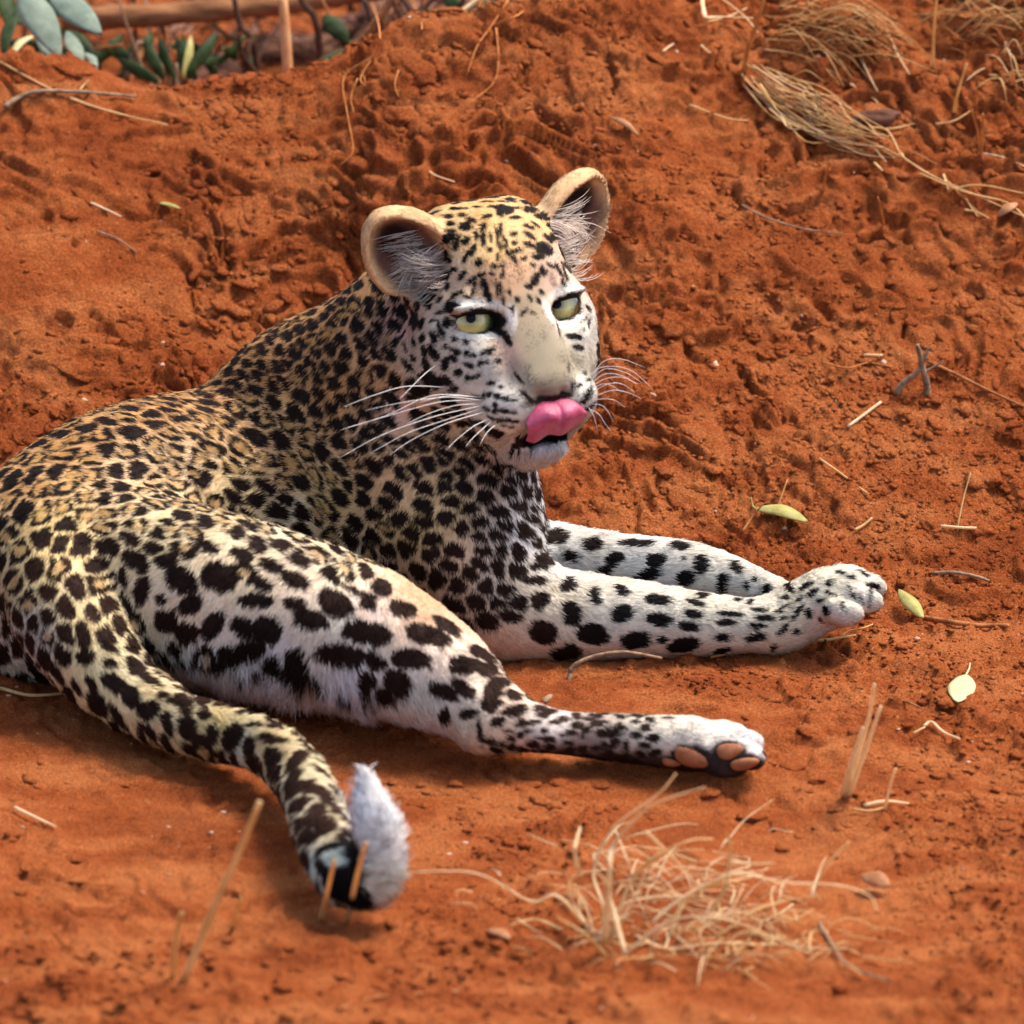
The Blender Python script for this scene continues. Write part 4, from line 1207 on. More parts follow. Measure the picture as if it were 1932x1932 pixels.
# --- paw pads on the upturned hind sole
m_pad = noise_mat('paw pad', lin(126, 72, 42), lin(164, 102, 64), 120, .6, .3, bump=.3, bscale=700)
def pad(u, v, y, rx, ry, ang, name='paw_pad'):
    p, n = hit(u, v)
    vd = (CAM - p) / np.linalg.norm(CAM - p)
    n = n if n @ vd > 0 else -n
    n = n * .6 + vd * .4; n /= np.linalg.norm(n)
    x = math.cos(R(ang)) * RIGHT - math.sin(R(ang)) * UP
    x = x - n * (x @ n); x /= np.linalg.norm(x); yv = np.cross(n, x)
    V, F = [], []
    nn, mm = 24, 9
    for i in range(mm + 1):
        th = math.pi * i / mm
        for j in range(nn):
            ph = 2 * math.pi * j / nn
            k = 1 + .08 * math.sin(3 * ph + 1)
            V.append(p + math.sin(th) * (math.cos(ph) * k * x * S(rx) + math.sin(ph) * k * yv * S(ry)) + math.cos(th) * n * S(7))
    for i in range(mm):
        for j in range(nn):
            F.append((i * nn + j, i * nn + (j + 1) % nn, (i + 1) * nn + (j + 1) % nn, (i + 1) * nn + j))
    mesh_obj(name, V, F, m_pad, leopard)
pad(1305, 1430, -.27, 36, 17, 20)
pad(1266, 1438, -.27, 18, 9, 10)
pad(1376, 1417, -.27, 25, 15, -8)
pad(1404, 1441, -.27, 27, 12, -10)

# --- whiskers
m_wh, _, b_ = new_mat('whisker', .35, .4); b_.inputs['Base Color'].default_value = (.85, .82, .78, 1)
def tube(pts, r0, r1, name, mat, parent, n=6, sides=6):
    sp = spline(np.asarray(pts, float), n)
    V, F = [], []
    up = np.array([.3, .2, .93])
    for i, p in enumerate(sp):
        t = sp[min(i + 1, len(sp) - 1)] - sp[max(i - 1, 0)]
        t /= np.linalg.norm(t) + 1e-9
        x = np.cross(t, up); x /= np.linalg.norm(x) + 1e-9; y = np.cross(t, x)
        f = i / (len(sp) - 1)
        r = r0 + (r1 - r0) * f
        for k in range(sides):
            a = 2 * math.pi * k / sides
            V.append(p + r * (math.cos(a) * x + math.sin(a) * y))
    for i in range(len(sp) - 1):
        for k in range(sides):
            F.append((i * sides + k, i * sides + (k + 1) % sides, (i + 1) * sides + (k + 1) % sides, (i + 1) * sides + k))
    F.append(tuple(range(sides))[::-1]); F.append(tuple((len(sp) - 1) * sides + k for k in range(sides)))
    return mesh_obj(name, V, F, mat, parent)
WH = [((845,1480),(560,1470),(280,1590),(0,1680),.05),((830,1500),(600,1510),(300,1590),(20,1670),.06),((860,1530),(560,1600),(250,1710),(0,1845),.08),((870,1570),(640,1640),(430,1740),(300,1830),.06),
      ((860,1500),(660,1480),(420,1505),(150,1560),.07),((900,1610),(800,1660),(700,1740),(640,1800),.05),((920,1620),(840,1690),(790,1740),(760,1780),.05),((640,1420),(400,1415),(200,1470),(20,1540),.10),
      ((950,1640),(900,1680),(870,1720),(850,1760),.05),((580,1285),(500,1350),(420,1430),(360,1490),.08),((850,1550),(600,1630),(400,1700),(180,1820),.07),((820,1480),(700,1470),(600,1480),(480,1510),.06),((840,1520),(700,1530),(560,1570),(400,1640),.06),
      ((1500,1360),(1580,1300),(1740,1310),(1880,1420),.02),((1510,1380),(1600,1310),(1720,1330),(1820,1390),.0),((1510,1400),(1600,1340),(1700,1350),(1790,1400),.0),((1515,1420),(1600,1370),(1700,1360),(1800,1400),.0),((1520,1450),(1620,1400),(1700,1400),(1780,1450),.0),
      ((1520,1480),(1640,1440),(1730,1450),(1820,1490),.0),((1520,1500),(1600,1490),(1660,1500),(1720,1540),.0),((1515,1520),(1580,1530),(1620,1570),(1650,1630),.0),((1500,1550),(1560,1580),(1600,1640),(1640,1690),.0),((1530,1330),(1600,1260),(1700,1250),(1840,1300),.0),
      ((1520,1430),(1590,1400),(1640,1410),(1700,1450),.0),((1500,1540),(1530,1590),(1545,1640),(1555,1680),.0)]
for a, b, c, d_, dy in WH:
    u, v, _ = Z4(*a)
    p0, n0 = hit(u, v)
    if p0 is None:
        p0, n0 = hit(u - 12, v)
    if p0 is None:
        p0 = P(u, v, y=.02)
    pts_ = [p0]
    for k, q in enumerate((b, c, d_)):
        uu, vv, _ = Z4(*q)
        pts_.append(P(uu, vv, y=p0[1] - dy * (k + 1) / 3 - .006))
    tube(pts_, .00036, .0001, 'whisker', m_wh, leopard)
# ------------------------------------------------------------------ dry grass, straw, twigs, leaves
m_straw = noise_mat('dry straw', lin(206, 162, 98), lin(238, 204, 148), 60, .6, .3, stretch=(1, 1, .2), trans=.4)
m_pale = noise_mat('bleached straw', lin(230, 196, 144), lin(246, 222, 182), 60, .55, .3, trans=.4)
m_rust = noise_mat('rusty grass', lin(178, 120, 66), lin(214, 160, 100), 60, .7, .2, trans=.35)
m_twig = noise_mat('grey twig', lin(104, 78, 58), lin(168, 140, 112), 140, .85, .15, bump=.5, bscale=500)
m_brown = noise_mat('brown twig', lin(122, 70, 38), lin(176, 118, 70), 120, .85, .15, bump=.4, bscale=400)
m_root = noise_mat('rootlet', lin(170, 96, 44), lin(206, 138, 80), 120, .8, .15)

def tubeverts(sp, r0, r1, sides=5, flat=1.0, taper=1.0):
    V, F = [], []
    up = np.array([.25, .35, .9])
    n = len(sp)
    for i, p in enumerate(sp):
        t = sp[min(i + 1, n - 1)] - sp[max(i - 1, 0)]
        t = t / (np.linalg.norm(t) + 1e-9)
        x = np.cross(t, up); x /= np.linalg.norm(x) + 1e-9; y = np.cross(t, x)
        r = r0 + (r1 - r0) * (i / (n - 1)) ** taper
        for k in range(sides):
            a = 2 * math.pi * k / sides
            V.append(p + r * (math.cos(a) * x + math.sin(a) * y * flat))
    for i in range(n - 1):
        for k in range(sides):
            F.append((i * sides + k, i * sides + (k + 1) % sides, (i + 1) * sides + (k + 1) % sides, (i + 1) * sides + k))
    F.append(tuple(range(sides))[::-1]); F.append(tuple((n - 1) * sides + k for k in range(sides)))
    return V, F
def join(parts):
    V, F = [], []
    for v, f in parts:
        o = len(V)
        V += list(v); F += [tuple(q + o for q in g) for g in f]
    return V, F
def on_ground(uv, lift=0.0, y=None):
    """photo pixels -> points lying on the ground; lift may be one height or one per point"""
    out = []
    for k, (u, v) in enumerate(uv):
        g = ground_hit(u, v)
        l = lift[k] if isinstance(lift, (list, tuple)) else lift
        out.append(g + np.array([0, 0, l]) - ray(u, v) * 0)
    return np.array(out)
def standing(uv, lean=-.05):
    """a stalk rooted at the first pixel that stands up from there (same depth, or leaning by lean metres)"""
    g = ground_hit(*uv[0]); g[2] = gz(g[0], g[1]) - .002
    out = [g]
    for k, (u, v) in enumerate(uv[1:]):
        out.append(P(u, v, y=g[1] + lean * (k + 1) / (len(uv) - 1)))
    return np.array(out)
def stick(name, pts, r0, r1, mat, label, cat, group=None, flat=1.0, n=5, parent=None, sides=6):
    V, F = tubeverts(spline(pts, n), S(r0), S(r1), sides, flat)
    o = mesh_obj(name, V, F, mat, parent)
    if parent is None:
        tag(o, label, cat, group)
    return o
def leaf_mesh(base, tip, width, curl, side_hint, fold=.15, thick=.0006, n=14, shape=1.0, bend=0.0):
    """a leaf blade between two world points: real thickness, folded along the midrib"""
    base, tip = np.asarray(base, float), np.asarray(tip, float)
    ax = tip - base; L = np.linalg.norm(ax); ax = ax / L
    sd_ = np.asarray(side_hint, float); sd_ = sd_ - ax * (sd_ @ ax); sd_ /= np.linalg.norm(sd_)
    nn = np.cross(ax, sd_)
    V, F = [], []
    m = 6
    for lay in (0, 1):
        for i in range(n + 1):
            t = i / n
            w = width * (math.sin(math.pi * min(1, t ** shape * .98 + .02)) ** .75) * (1 - .12 * t)
            c = base + ax * L * t + nn * (curl * math.sin(math.pi * t) + bend * t * t)
            for j in range(m + 1):
                s = -1 + 2 * j / m
                V.append(c + sd_ * w * s + nn * (fold * w * (abs(s) ** 1.5) + .03 * w * math.sin(t * 17 + s * 3)) - nn * thick * lay)
    q = (n + 1) * (m + 1)
    for i in range(n):
        for j in range(m):
            a = i * (m + 1) + j
            F.append((a, a + 1, a + m + 2, a + m + 1)); F.append((q + a, q + a + m + 1, q + a + m + 2, q + a + 1))
    for i in range(n):
        for j in (0, m):
            a, b = i * (m + 1) + j, (i + 1) * (m + 1) + j
            F.append((a, b, q + b, q + a) if j == 0 else (b, a, q + a, q + b))
    for j in range(m):
        for i in (0, n):
            a, b = i * (m + 1) + j, i * (m + 1) + j + 1
            F.append((b, a, q + a, q + b) if i == 0 else (a, b, q + b, q + a))
    return V, F

# --- foreground tuft of dry grass
root = ground_hit(1180, 1800)
tuft = empty('dry_grass_tuft', root)
tag(tuft, 'pale dry grass tuft with bent straw blades beyond the white tail tip', 'grass tuft')
y0 = root[1]
STEMS = [[(1150, 1790), (1135, 1700), (1120, 1640), (1160, 1560), (1240, 1500), (1275, 1460)], [(1140, 1780), (1150, 1650), (1160, 1590), (1230, 1520), (1330, 1485)], [(1150, 1770), (1200, 1650), (1290, 1590), (1345, 1582)],
         [(1180, 1800), (1150, 1690), (1140, 1660), (1120, 1640)], [(1230, 1740), (1280, 1700), (1380, 1650), (1480, 1665), (1580, 1670), (1640, 1690), (1655, 1720)], [(1330, 1740), (1370, 1670), (1378, 1600), (1370, 1570)], [(1378, 1625), (1420, 1630), (1460, 1628)],
         [(1100, 1740), (1050, 1690), (1000, 1700), (900, 1648), (770, 1645)], [(1060, 1770), (1010, 1735), (960, 1745)], [(1090, 1640), (1085, 1600), (1095, 1560)], [(1220, 1570), (1280, 1630), (1330, 1690)], [(1260, 1770), (1300, 1690), (1370, 1665), (1440, 1650)],
         [(1130, 1790), (1145, 1740), (1190, 1700), (1290, 1690), (1350, 1700)], [(1200, 1810), (1260, 1790), (1340, 1780), (1450, 1790), (1540, 1800), (1600, 1790)], [(1140, 1800), (1100, 1760), (1050, 1730)], [(1160, 1810), (1170, 1740), (1200, 1690), (1220, 1640)],
         [(1110, 1780), (1080, 1700), (1075, 1660), (1100, 1650)], [(1350, 1770), (1420, 1720), (1480, 1700), (1540, 1690)], [(1180, 1800), (1260, 1740), (1350, 1730), (1440, 1760), (1530, 1800)]]
for k, st in enumerate(STEMS):
    dy = rng.uniform(-.03, .05)
    b0 = ground_hit(*st[0])
    pts = [P(u, v, y=y0 + dy + rng.uniform(-.015, .015)) for u, v in st]
    for p in pts:
        p[2] = max(p[2], gz(p[0], p[1]) + .002)
    V, F = tubeverts(spline(pts, 6), S(rng.uniform(5.0, 7.5)), S(2.0), 6, .5)
    mesh_obj('stem', V, F, (m_pale, m_straw)[k % 3 == 2], tuft)
def fuzz(name, n, box, ydep, lmin, lmax, mats, parent, zlift=.05, wid=(1.4, 3.2), flatness=.5, seed=1, flow=None):
    """a mass of short crossing blades"""
    parts = []
    r = np.random.default_rng(seed)
    for _ in range(n):
        u, v = r.normal(box[0], box[2]), r.normal(box[1], box[3])
        g = ground_hit(u, v) if ydep is None else P(u, v, y=ydep + r.uniform(-.05, .05))
        zz = gz(g[0], g[1]) + r.random() ** 2 * zlift + .001
        g[2] = zz
        a = r.uniform(0, 2 * math.pi) if flow is None else math.radians(flow + r.normal(0, 28))
        L = S(r.uniform(lmin, lmax))
        d = np.array([math.cos(a), math.sin(a) * .8, r.uniform(-.1, flatness)])
        e = g + d * L
        mid = (g + e) / 2 + np.array([r.normal(0, .12), r.normal(0, .12), r.uniform(-.02, .22)]) * L
        e[2] = max(e[2], gz(e[0], e[1]) + .001); mid[2] = max(mid[2], gz(mid[0], mid[1]) + .001)
        parts.append(tubeverts(spline([g, mid, e], 3), S(r.uniform(*wid)), S(.8), 4, .5))
    V, F = join(parts)
    o = mesh_obj(name, V, F, mats, parent)
    tag(o, kind='stuff')
    return o
fuzz('fine_blades', 120, (1250, 1740, 120, 42), None, 40, 150, m_pale, tuft, .045, seed=3)
fuzz('litter_blades', 90, (1390, 1790, 130, 26), None, 40, 130, m_straw, tuft, .012, flatness=.15, seed=4)

# --- single stalks standing in the soil
for uv, r, mat, lab in [([(345, 1850), (400, 1720), (450, 1610), (490, 1512)], 7, m_straw, 'tall dry straw stalk standing alone in the soil in front of the spotted tail'),
                        ([(325, 1845), (330, 1780), (343, 1722)], 6, m_straw, 'short straw stub beside the tall straw stalk'),
                        ([(605, 1735), (618, 1680), (631, 1622)], 5, m_straw, 'shorter yellow grass stalk in front of the tail tip'),
                        ([(655, 1738), (672, 1660), (690, 1590)], 5.5, m_straw, 'longer yellow grass stalk in front of the white tail brush'),
                        ([(440, 1745), (448, 1715), (455, 1692)], 4, m_straw, 'tiny straw stub between the tall stalk and the tail'),
                        ([(1668, 1528), (1680, 1480), (1690, 1450)], 3.5, m_pale, 'thin upright straw beside the forked stalks'),
                        ([(1540, 1660), (1570, 1620), (1600, 1590)], 3.5, m_pale, 'short leaning straw stuck in soil above the grass tuft')]:
    stick('straw_stalk', standing(uv, -.11 if 'in front of the tail' in lab or 'brush' in lab else -.05), r, r * .7, mat, lab, 'straw', flat=.6)
fs = empty('forked_grass_stalk', ground_hit(1600, 1498))
tag(fs, 'upright pale forked grass stalks standing beyond the hind paw', 'grass')
for uv in ([(1596, 1500), (1620, 1420), (1640, 1350), (1650, 1290)], [(1600, 1500), (1630, 1425), (1662, 1332)], [(1592, 1500), (1605, 1440), (1628, 1372)]):
    V, F = tubeverts(spline(standing(uv), 5), S(5.5), S(3), 6, .6)
    mesh_obj('stem', V, F, m_pale, fs)

# --- sticks and straws lying on the soil
LYING = [
 ('twig', [(9, 214), (35, 196), (70, 184), (140, 184), (200, 188), (258, 193)], 6.5, 3, m_twig, 'curved grey brown twig lying near the top of the bank', 'twig', .006),
 ('straw', [(0, 122), (50, 150), (108, 180)], 2.6, 2, m_straw, 'long thin straw crossing behind the curved grey twig', 'straw', .003),
 ('straw', [(132, 192), (175, 208), (240, 226), (316, 243)], 3, 1.6, m_straw, 'yellow straw pointing downhill below the curved grey twig', 'straw', .004),
 ('straw', [(150, 182), (160, 170), (168, 162)], 2.6, 1.6, m_straw, 'short bent straw touching the curved grey twig', 'straw', .006),
 ('straw', [(171, 388), (200, 401), (229, 415)], 2.8, 2.2, m_pale, 'pale straw on the bank below the yellow straw', 'straw', .003),
 ('straw', [(184, 442), (225, 458), (258, 482)], 2.4, 1.6, m_twig, 'thin grey stem on the bank above the back of the leopard', 'straw', .003),
 ('straw', [(806, 327), (825, 338), (858, 349)], 2.6, 1.4, m_pale, 'thin pale stem on the bank between the two ears', 'straw', .003),
 ('straw', [(1600, 812), (1630, 790), (1662, 766)], 3.2, 2.8, m_pale, 'straight pale straw lying above the curled green leaf', 'straw', .004),
 ('straw', [(1546, 871), (1590, 902), (1638, 938)], 2.8, 2, m_straw, 'long yellow straw pointing downhill near the straight pale straw', 'straw', .003),
 ('straw', [(1612, 1008), (1630, 998), (1645, 985)], 3, 2.4, m_straw, 'short straw stub between curled green leaf and stub twig', 'straw', .004),
 ('straw', [(1630, 675), (1665, 676)], 3, 2.6, m_pale, 'very short pale straw near the forked root', 'straw', .003),
 ('twig', [(1758, 1090), (1800, 1088), (1840, 1095), (1866, 1104)], 4.5, 3.5, m_twig, 'short grey twig lying above the brown stick', 'twig', .004),
 ('twig', [(1744, 1176), (1800, 1184), (1850, 1190), (1902, 1190)], 6, 4.5, m_brown, 'brown stick ending at the folded leaf', 'stick', .005),
 ('twig', [(1340, 1250), (1400, 1238), (1460, 1232)], 3, 2, m_brown, 'thin brown stem lying along the foreleg', 'stem', .005),
 ('straw', [(1505, 1212), (1545, 1218), (1580, 1214), (1615, 1208)], 4.5, 1.6, m_straw, 'flat yellow stem in front of the forepaw', 'stem', .005),
 ('straw', [(1588, 1212), (1600, 1203), (1630, 1196), (1650, 1188)], 1.8, 1.2, m_straw, 'fine wavy stem in front of the forepaw', 'stem', .006),
 ('straw', [(1743, 1378), (1757, 1370), (1772, 1383), (1785, 1392), (1810, 1402)], 3.2, 2.2, m_pale, 'bent white straw lying below the pale round leaf', 'straw', .004),
 ('straw', [(1722, 1392), (1745, 1380)], 2.6, 2, m_straw, 'short yellow straw beside the bent white straw', 'straw', .004),
 ('straw', [(1676, 1325), (1710, 1332), (1740, 1345)], 3.2, 1.6, m_brown, 'thin brown stem lying above the bent white straw', 'stem', .004),
 ('straw', [(1775, 1000), (1810, 1003), (1842, 1004)], 3.4, 2.8, m_pale, 'white straw lying flat uphill of the short grey twig', 'straw', .004),
 ('straw', [(1806, 1002), (1818, 975), (1830, 960)], 2, 1.2, m_straw, 'thin upright stem rising from the white straw', 'stem', [.003, .02, .035]),
 ('straw', [(0, 1308), (60, 1322), (140, 1316)], 4, 2.4, m_straw, 'dry straw lying beside the rump and tail base', 'straw', .005),
 ('straw', [(150, 1328), (175, 1338), (205, 1345)], 4, 3, m_straw, 'short straw tucked under the tail base', 'straw', .004),
 ('straw', [(28, 1532), (70, 1552), (105, 1568)], 4, 2, m_pale, 'pale stem lying on the foreground soil', 'stem', .004),
 ('straw', [(640, 2042 - 130), (700, 1890), (800, 1880)], 3, 2, m_brown, 'brown stem lying at the bottom of the soil slope', 'stem', .003),
 ('twig', [(1545, 1750), (1570, 1790), (1600, 1830), (1680, 1860)], 3.4, 2.2, m_twig, 'grey curved stem lying on soil past the grass litter', 'stem', .004),
 ('straw', [(1630, 1530), (1670, 1522), (1715, 1526)], 4, 2, m_pale, 'pale flattened straw lying under the thin upright straw', 'straw', .005),
 ('straw', [(1608, 1535), (1640, 1538), (1668, 1532)], 3, 1.6, m_straw, 'yellow straw lying under the thin upright straw', 'straw', .004),
 ('straw', [(1555, 690), (1600, 700), (1640, 690), (1690, 700)], 2.0, 1.2, m_root, 'wavy rootlet lying above the forked root', 'rootlet', .003),
 ('twig', [(1750, 690), (1800, 712), (1860, 742), (1932, 775)], 4, 3, m_brown, 'brown root running downhill from the forked root', 'root', .004),
 ('straw', [(2020 - 620, 395), (1450, 420), (1520, 440), (1590, 448)], 2.8, 1.6, m_twig, 'long grey stem lying on the bank right of the tall ear', 'stem', .004),
 ('straw', [(1300, 205), (1370, 230), (1410, 235)], 2.2, 1.4, m_straw, 'thin straw beside the start of the straw sheaf', 'straw', .004),
 ('straw', [(1250, 105), (1268, 92), (1285, 82)], 3, 2, m_pale, 'short pale straw on the bank near the big clod', 'straw', .004)]
for nm, uv, r0, r1, mat, lab, cat, lift in LYING:
    lab = lab.replace('right of the tall ear', 'beyond the upright ear')
    stick(nm, on_ground(uv, lift), r0, r1, mat, lab, cat)

stick('twig', np.array([ground_hit(1026, 1324)] + [P(u, v, y=y) for u, v, y in ((1055, 1300, -.075), (1072, 1285, -.07), (1078, 1262, -.066), (1100, 1246, -.064), (1140, 1234, -.062), (1185, 1231, -.058), (1248, 1242, -.05))]), 6, 3.5, m_twig, 'curved woody stem lying between the near foreleg and hind foot', 'stem')
# --- rootlets hanging on the bank
for k, uv in enumerate([[(691, -10), (715, 67), (708, 118), (650, 161), (655, 230), (666, 302), (640, 330)], [(675, 165), (662, 200), (668, 230)], [(680, 140), (690, 175)], [(770, 5), (795, 60), (790, 110)], [(752, 150), (745, 175), (752, 200)],
                        [(960, 15), (928, 65), (900, 105), (880, 160)], [(1000, -5), (985, 40), (928, 66), (930, 85)], [(936, 70), (940, 130), (930, 175), (880, 215)], [(700, 130), (680, 165), (690, 180)]]):
    stick('rootlet', on_ground(uv, .009), 2.2, 1.0, m_root, 'thin orange rootlet hanging over the red bank below the branches', 'rootlet', 'rootlets hanging over the bank')

# --- forked root standing in the bank
fr = empty('forked_root', ground_hit(1725, 735))
tag(fr, 'grey forked root sticking out of the bank soil', 'root')
g = ground_hit(1726, 725)
for uv, r in (([(1692, 742), (1705, 722), (1728, 705), (1738, 690)], 8), ([(1750, 748), (1748, 720), (1742, 698), (1736, 668), (1730, 650)], 8), ([(1738, 690), (1748, 668), (1752, 655)], 4), ([(1745, 702), (1765, 690), (1780, 680)], 3)):
    V, F = tubeverts(spline([P(u, v, y=g[1] - .01) for u, v in uv], 5), S(r), S(r * .55), 7)
    mesh_obj('prong', V, F, m_twig, fr)

# --- fallen leaves
def leaf_mat(name, c1, c2):
    return noise_mat(name, c1, c2, 55, .55, .18, bump=.2, bscale=260, trans=.25)
m_lgreen = leaf_mat('olive leaf', lin(150, 142, 72), lin(196, 186, 116))
m_lpale = leaf_mat('pale leaf', lin(206, 192, 138), lin(222, 210, 164))
m_lgrey = leaf_mat('grey green leaf', lin(104, 120, 104), lin(146, 158, 138))
m_ldark = leaf_mat('dark green leaf', lin(26, 40, 16), lin(62, 80, 36))
m_lbrown = leaf_mat('brown leaf', lin(150, 92, 56), lin(206, 154, 110))
def fallen(u0, v0, u1, v1, w, mat, lab, lift=(.006, .004), curl=.006, fold=.25, stalk=None):
    a, b = ground_hit(u0, v0), ground_hit(u1, v1)
    a[2] += lift[0]; b[2] += lift[1]
    side = np.cross(b - a, np.array([0, -.3, 1]))
    lf = empty('fallen_leaf', a)
    tag(lf, lab, 'leaf')
    V, F = leaf_mesh(a, b, S(w), -curl, side, fold)
    mesh_obj('leaf_blade', V, F, mat, lf)
    if stalk:
        pts = on_ground(stalk, .006); pts[-1] = a
        V, F = tubeverts(spline(pts, 4), S(1.6), S(2.2), 5)
        mesh_obj('leaf_stalk', V, F, mat, lf)
fallen(1424, 975, 1526, 1006, 20, m_lgreen, 'curled olive green leaf lying behind the forelegs', (.008, .010), .008, .3, [(1416, 950), (1420, 965), (1424, 975)])
fallen(1696, 1136, 1742, 1180, 17, m_lgreen, 'folded olive leaf at the end of the brown stick beside the forepaw', (.012, .006), .004, .5)
fallen(1822, 1282, 1806, 1334, 27, m_lpale, 'pale round leaf with a short stalk lying flat on the soil', (.004, .004), .001, .05, [(1830, 1263), (1828, 1274), (1822, 1282)])
fallen(1150, 232, 1206, 268, 9, m_lbrown, 'curled brown leaf on the bank above the upright ear', (.006, .005), .006, .5)
fallen(298, 392, 342, 404, 6, m_lgreen, 'small narrow green leaf on the bank', (.005, .005), .002, .3)
fallen(1930 - 10, 395, 1880, 420, 14, m_lbrown, 'brown papery leaf under the end of the straw sheaf', (.006, .005), .004, .3)
fallen(1625, 1680, 1680, 1690, 22, m_lbrown, 'tan papery husk at the end of a bent grass blade', (.014, .008), .006, .4)
fallen(1040 - 120, 1770 - 5, 965, 1782, 12, m_lbrown, 'brown dead leaf lying beside the dark clod', (.005, .004), .004, .3)
for u in ((1400, 1010, 1440, 985), (1452, 1012, 1485, 940)):
    stick('straw', on_ground([(u[0], u[1]), ((u[0] + u[2]) / 2, (u[1] + u[3]) / 2), (u[2], u[3])], [.003, .012, .018]), 2.6, 1.4, m_rust, 'rusty straw leaning across the curled olive green leaf', 'straw', 'straws leaning on the curled leaf')

# --- straw sheaf lying on the bank
sh = empty('straw_sheaf', ground_hit(1540, 250))
tag(sh, 'thick sheaf of dry straw lying downhill on the bank', 'straw sheaf')
SHEAF = []
r_ = np.random.default_rng(11)
for k in range(38):
    t0, t1 = r_.uniform(0, .35), r_.uniform(.55, 1.0)
    pts = []
    for t in np.linspace(t0, t1, 5):
        u = 1400 + 300 * t; v = 158 + 145 * t + 18 * math.sin(t * 3.0)
        sp_ = 30 * math.sin(math.pi * min(1, t * 1.05 + .06)) + 3
        off = (k % 9 - 4) / 4 * sp_
        pts.append((u + off * .45 + r_.normal(0, 7), v - off * .8 + r_.normal(0, 8)))
    p = on_ground(pts, .004 + .018 * r_.random())
    V, F = tubeverts(spline(p, 4), S(r_.uniform(2, 4.2)), S(1.5), 5, .5)
    mesh_obj('stem', V, F, (m_straw, m_pale, m_straw)[k % 3], sh)
for uv in ([(1560, 232), (1620, 280), (1690, 320)], [(1575, 270), (1640, 290), (1700, 318)], [(1640, 262), (1675, 270), (1700, 318)], [(1700, 318), (1760, 355), (1850, 395), (1932, 432)], [(1690, 320), (1700, 312), (1706, 322)], [(1735, 350), (1820, 385), (1900, 405), (1940, 440)], [(1790, 380), (1850, 372), (1932, 388)], [(1780, 352), (1790, 385)], [(1650, 330), (1665, 345)]):
    V, F = tubeverts(spline(on_ground(uv, .012), 4), S(4), S(2.2), 6, .6)
    mesh_obj('stem', V, F, m_straw, sh)

q3 = np.random.default_rng(55)
for k in range(34):
    u, v = q3.uniform(1300, 1925), q3.uniform(40, 460)
    if v > 60 + (u - 1250) * .62:
        continue
    a = R(q3.normal(28, 30)); l = q3.uniform(30, 110)
    stick('straw', on_ground([(u, v), (u + l * .5 * math.cos(a), v + l * .5 * math.sin(a) + q3.normal(0, 3)), (u + l * math.cos(a), v + l * math.sin(a))], .005), q3.uniform(1.6, 3.4), 1.4, (m_straw, m_pale, m_rust)[k % 3], 'loose dry straw strewn over the bank around the sheaf', 'straw', 'loose straws strewn round the sheaf')
# --- tufts on top of the bank
def clump(name, lab, u, v, n, seed, du, dv, L, mats, fan=(20, 60), r=(2, 4.5)):
    g0 = ground_hit(u, v)
    t = empty(name, g0)
    tag(t, lab, 'grass tuft', None)
    q = np.random.default_rng(seed)
    for k in range(n):
        b = ground_hit(u + q.normal(0, du), v + q.normal(0, dv))
        a = math.radians(q.uniform(*fan))
        l = S(L * q.uniform(.5, 1.1))
        d = np.array([math.cos(a), q.normal(-.35, .25), -math.sin(a) * .35 + q.uniform(0, .5)])
        p1 = b + d * l * .5 + np.array([0, 0, .02 * q.random()])
        p2 = b + d * l + np.array([0, 0, -.03 * q.random()])
        for p in (p1, p2):
            p[2] = max(p[2], gz(p[0], p[1]) + .003)
        V, F = tubeverts(spline([b, p1, p2], 4), S(q.uniform(*r)), S(1.2), 5, .5)
        mesh_obj('blade', V, F, mats[k % len(mats)], t)
    return t
clump('dry_grass_tuft', 'matted rusty dry grass tuft on the bank top, uphill of the straw sheaf', 1520, 60, 85, 5, 60, 30, 200, (m_straw, m_rust, m_straw, m_brown), (5, 60))
clump('dry_grass_tuft', 'dry grass tuft over dark soil at the far end of the bank top', 1830, 40, 90, 6, 65, 34, 180, (m_straw, m_rust, m_brown, m_straw), (-20, 75))
clump('dry_grass_tuft', 'small sparse grass tuft on the bank below the dry tufts', 1895, 130, 14, 8, 25, 18, 120, (m_pale, m_straw), (10, 160))
for k, (uv, r, m, lab) in enumerate([([(1403, 140), (1412, 90), (1430, 40), (1442, -5)], 5.5, m_rust, 'rusty branching stem standing beside the matted grass tuft'),
        ([(1850, 300), (1845, 250), (1825, 185)], 4, m_rust, 'orange stalk pair member leaning away on the bank'), ([(1850, 302), (1853, 255), (1855, 215)], 4, m_rust, 'upright orange stalk standing on the bank beside a leaning one'),
        ([(1552, 360), (1558, 330), (1567, 305)], 3, m_rust, 'tiny orange stalk standing below the straw sheaf'), ([(1668, 420), (1662, 395), (1656, 372)], 3, m_rust, 'tiny rusty stalk standing under the sheaf tail'),
        ([(1760, 130), (1762, 60), (1768, -5)], 4, m_straw, 'tall straw stalk standing between the two bank top tufts'), ([(1800, 210), (1806, 180), (1824, 120)], 4, m_straw, 'straw stalk standing on the bank below the far tuft')]):
    stick('grass_stalk', standing(uv), r, r * .6, m, lab, 'grass stalk', flat=.6)
bent = empty('bent_grass_leaf', ground_hit(1400, 95)); tag(bent, 'bent pale grass leaf folded over on the bank top', 'grass')
for uv in ([(1330, 62), (1360, 60), (1420, 62)], [(1330, 62), (1325, 25), (1340, 12), (1400, 55), (1430, 90)]):
    V, F = tubeverts(spline(on_ground(uv, .015), 5), S(6), S(2.5), 6, .4)
    mesh_obj('leaf_blade', V, F, m_pale, bent)
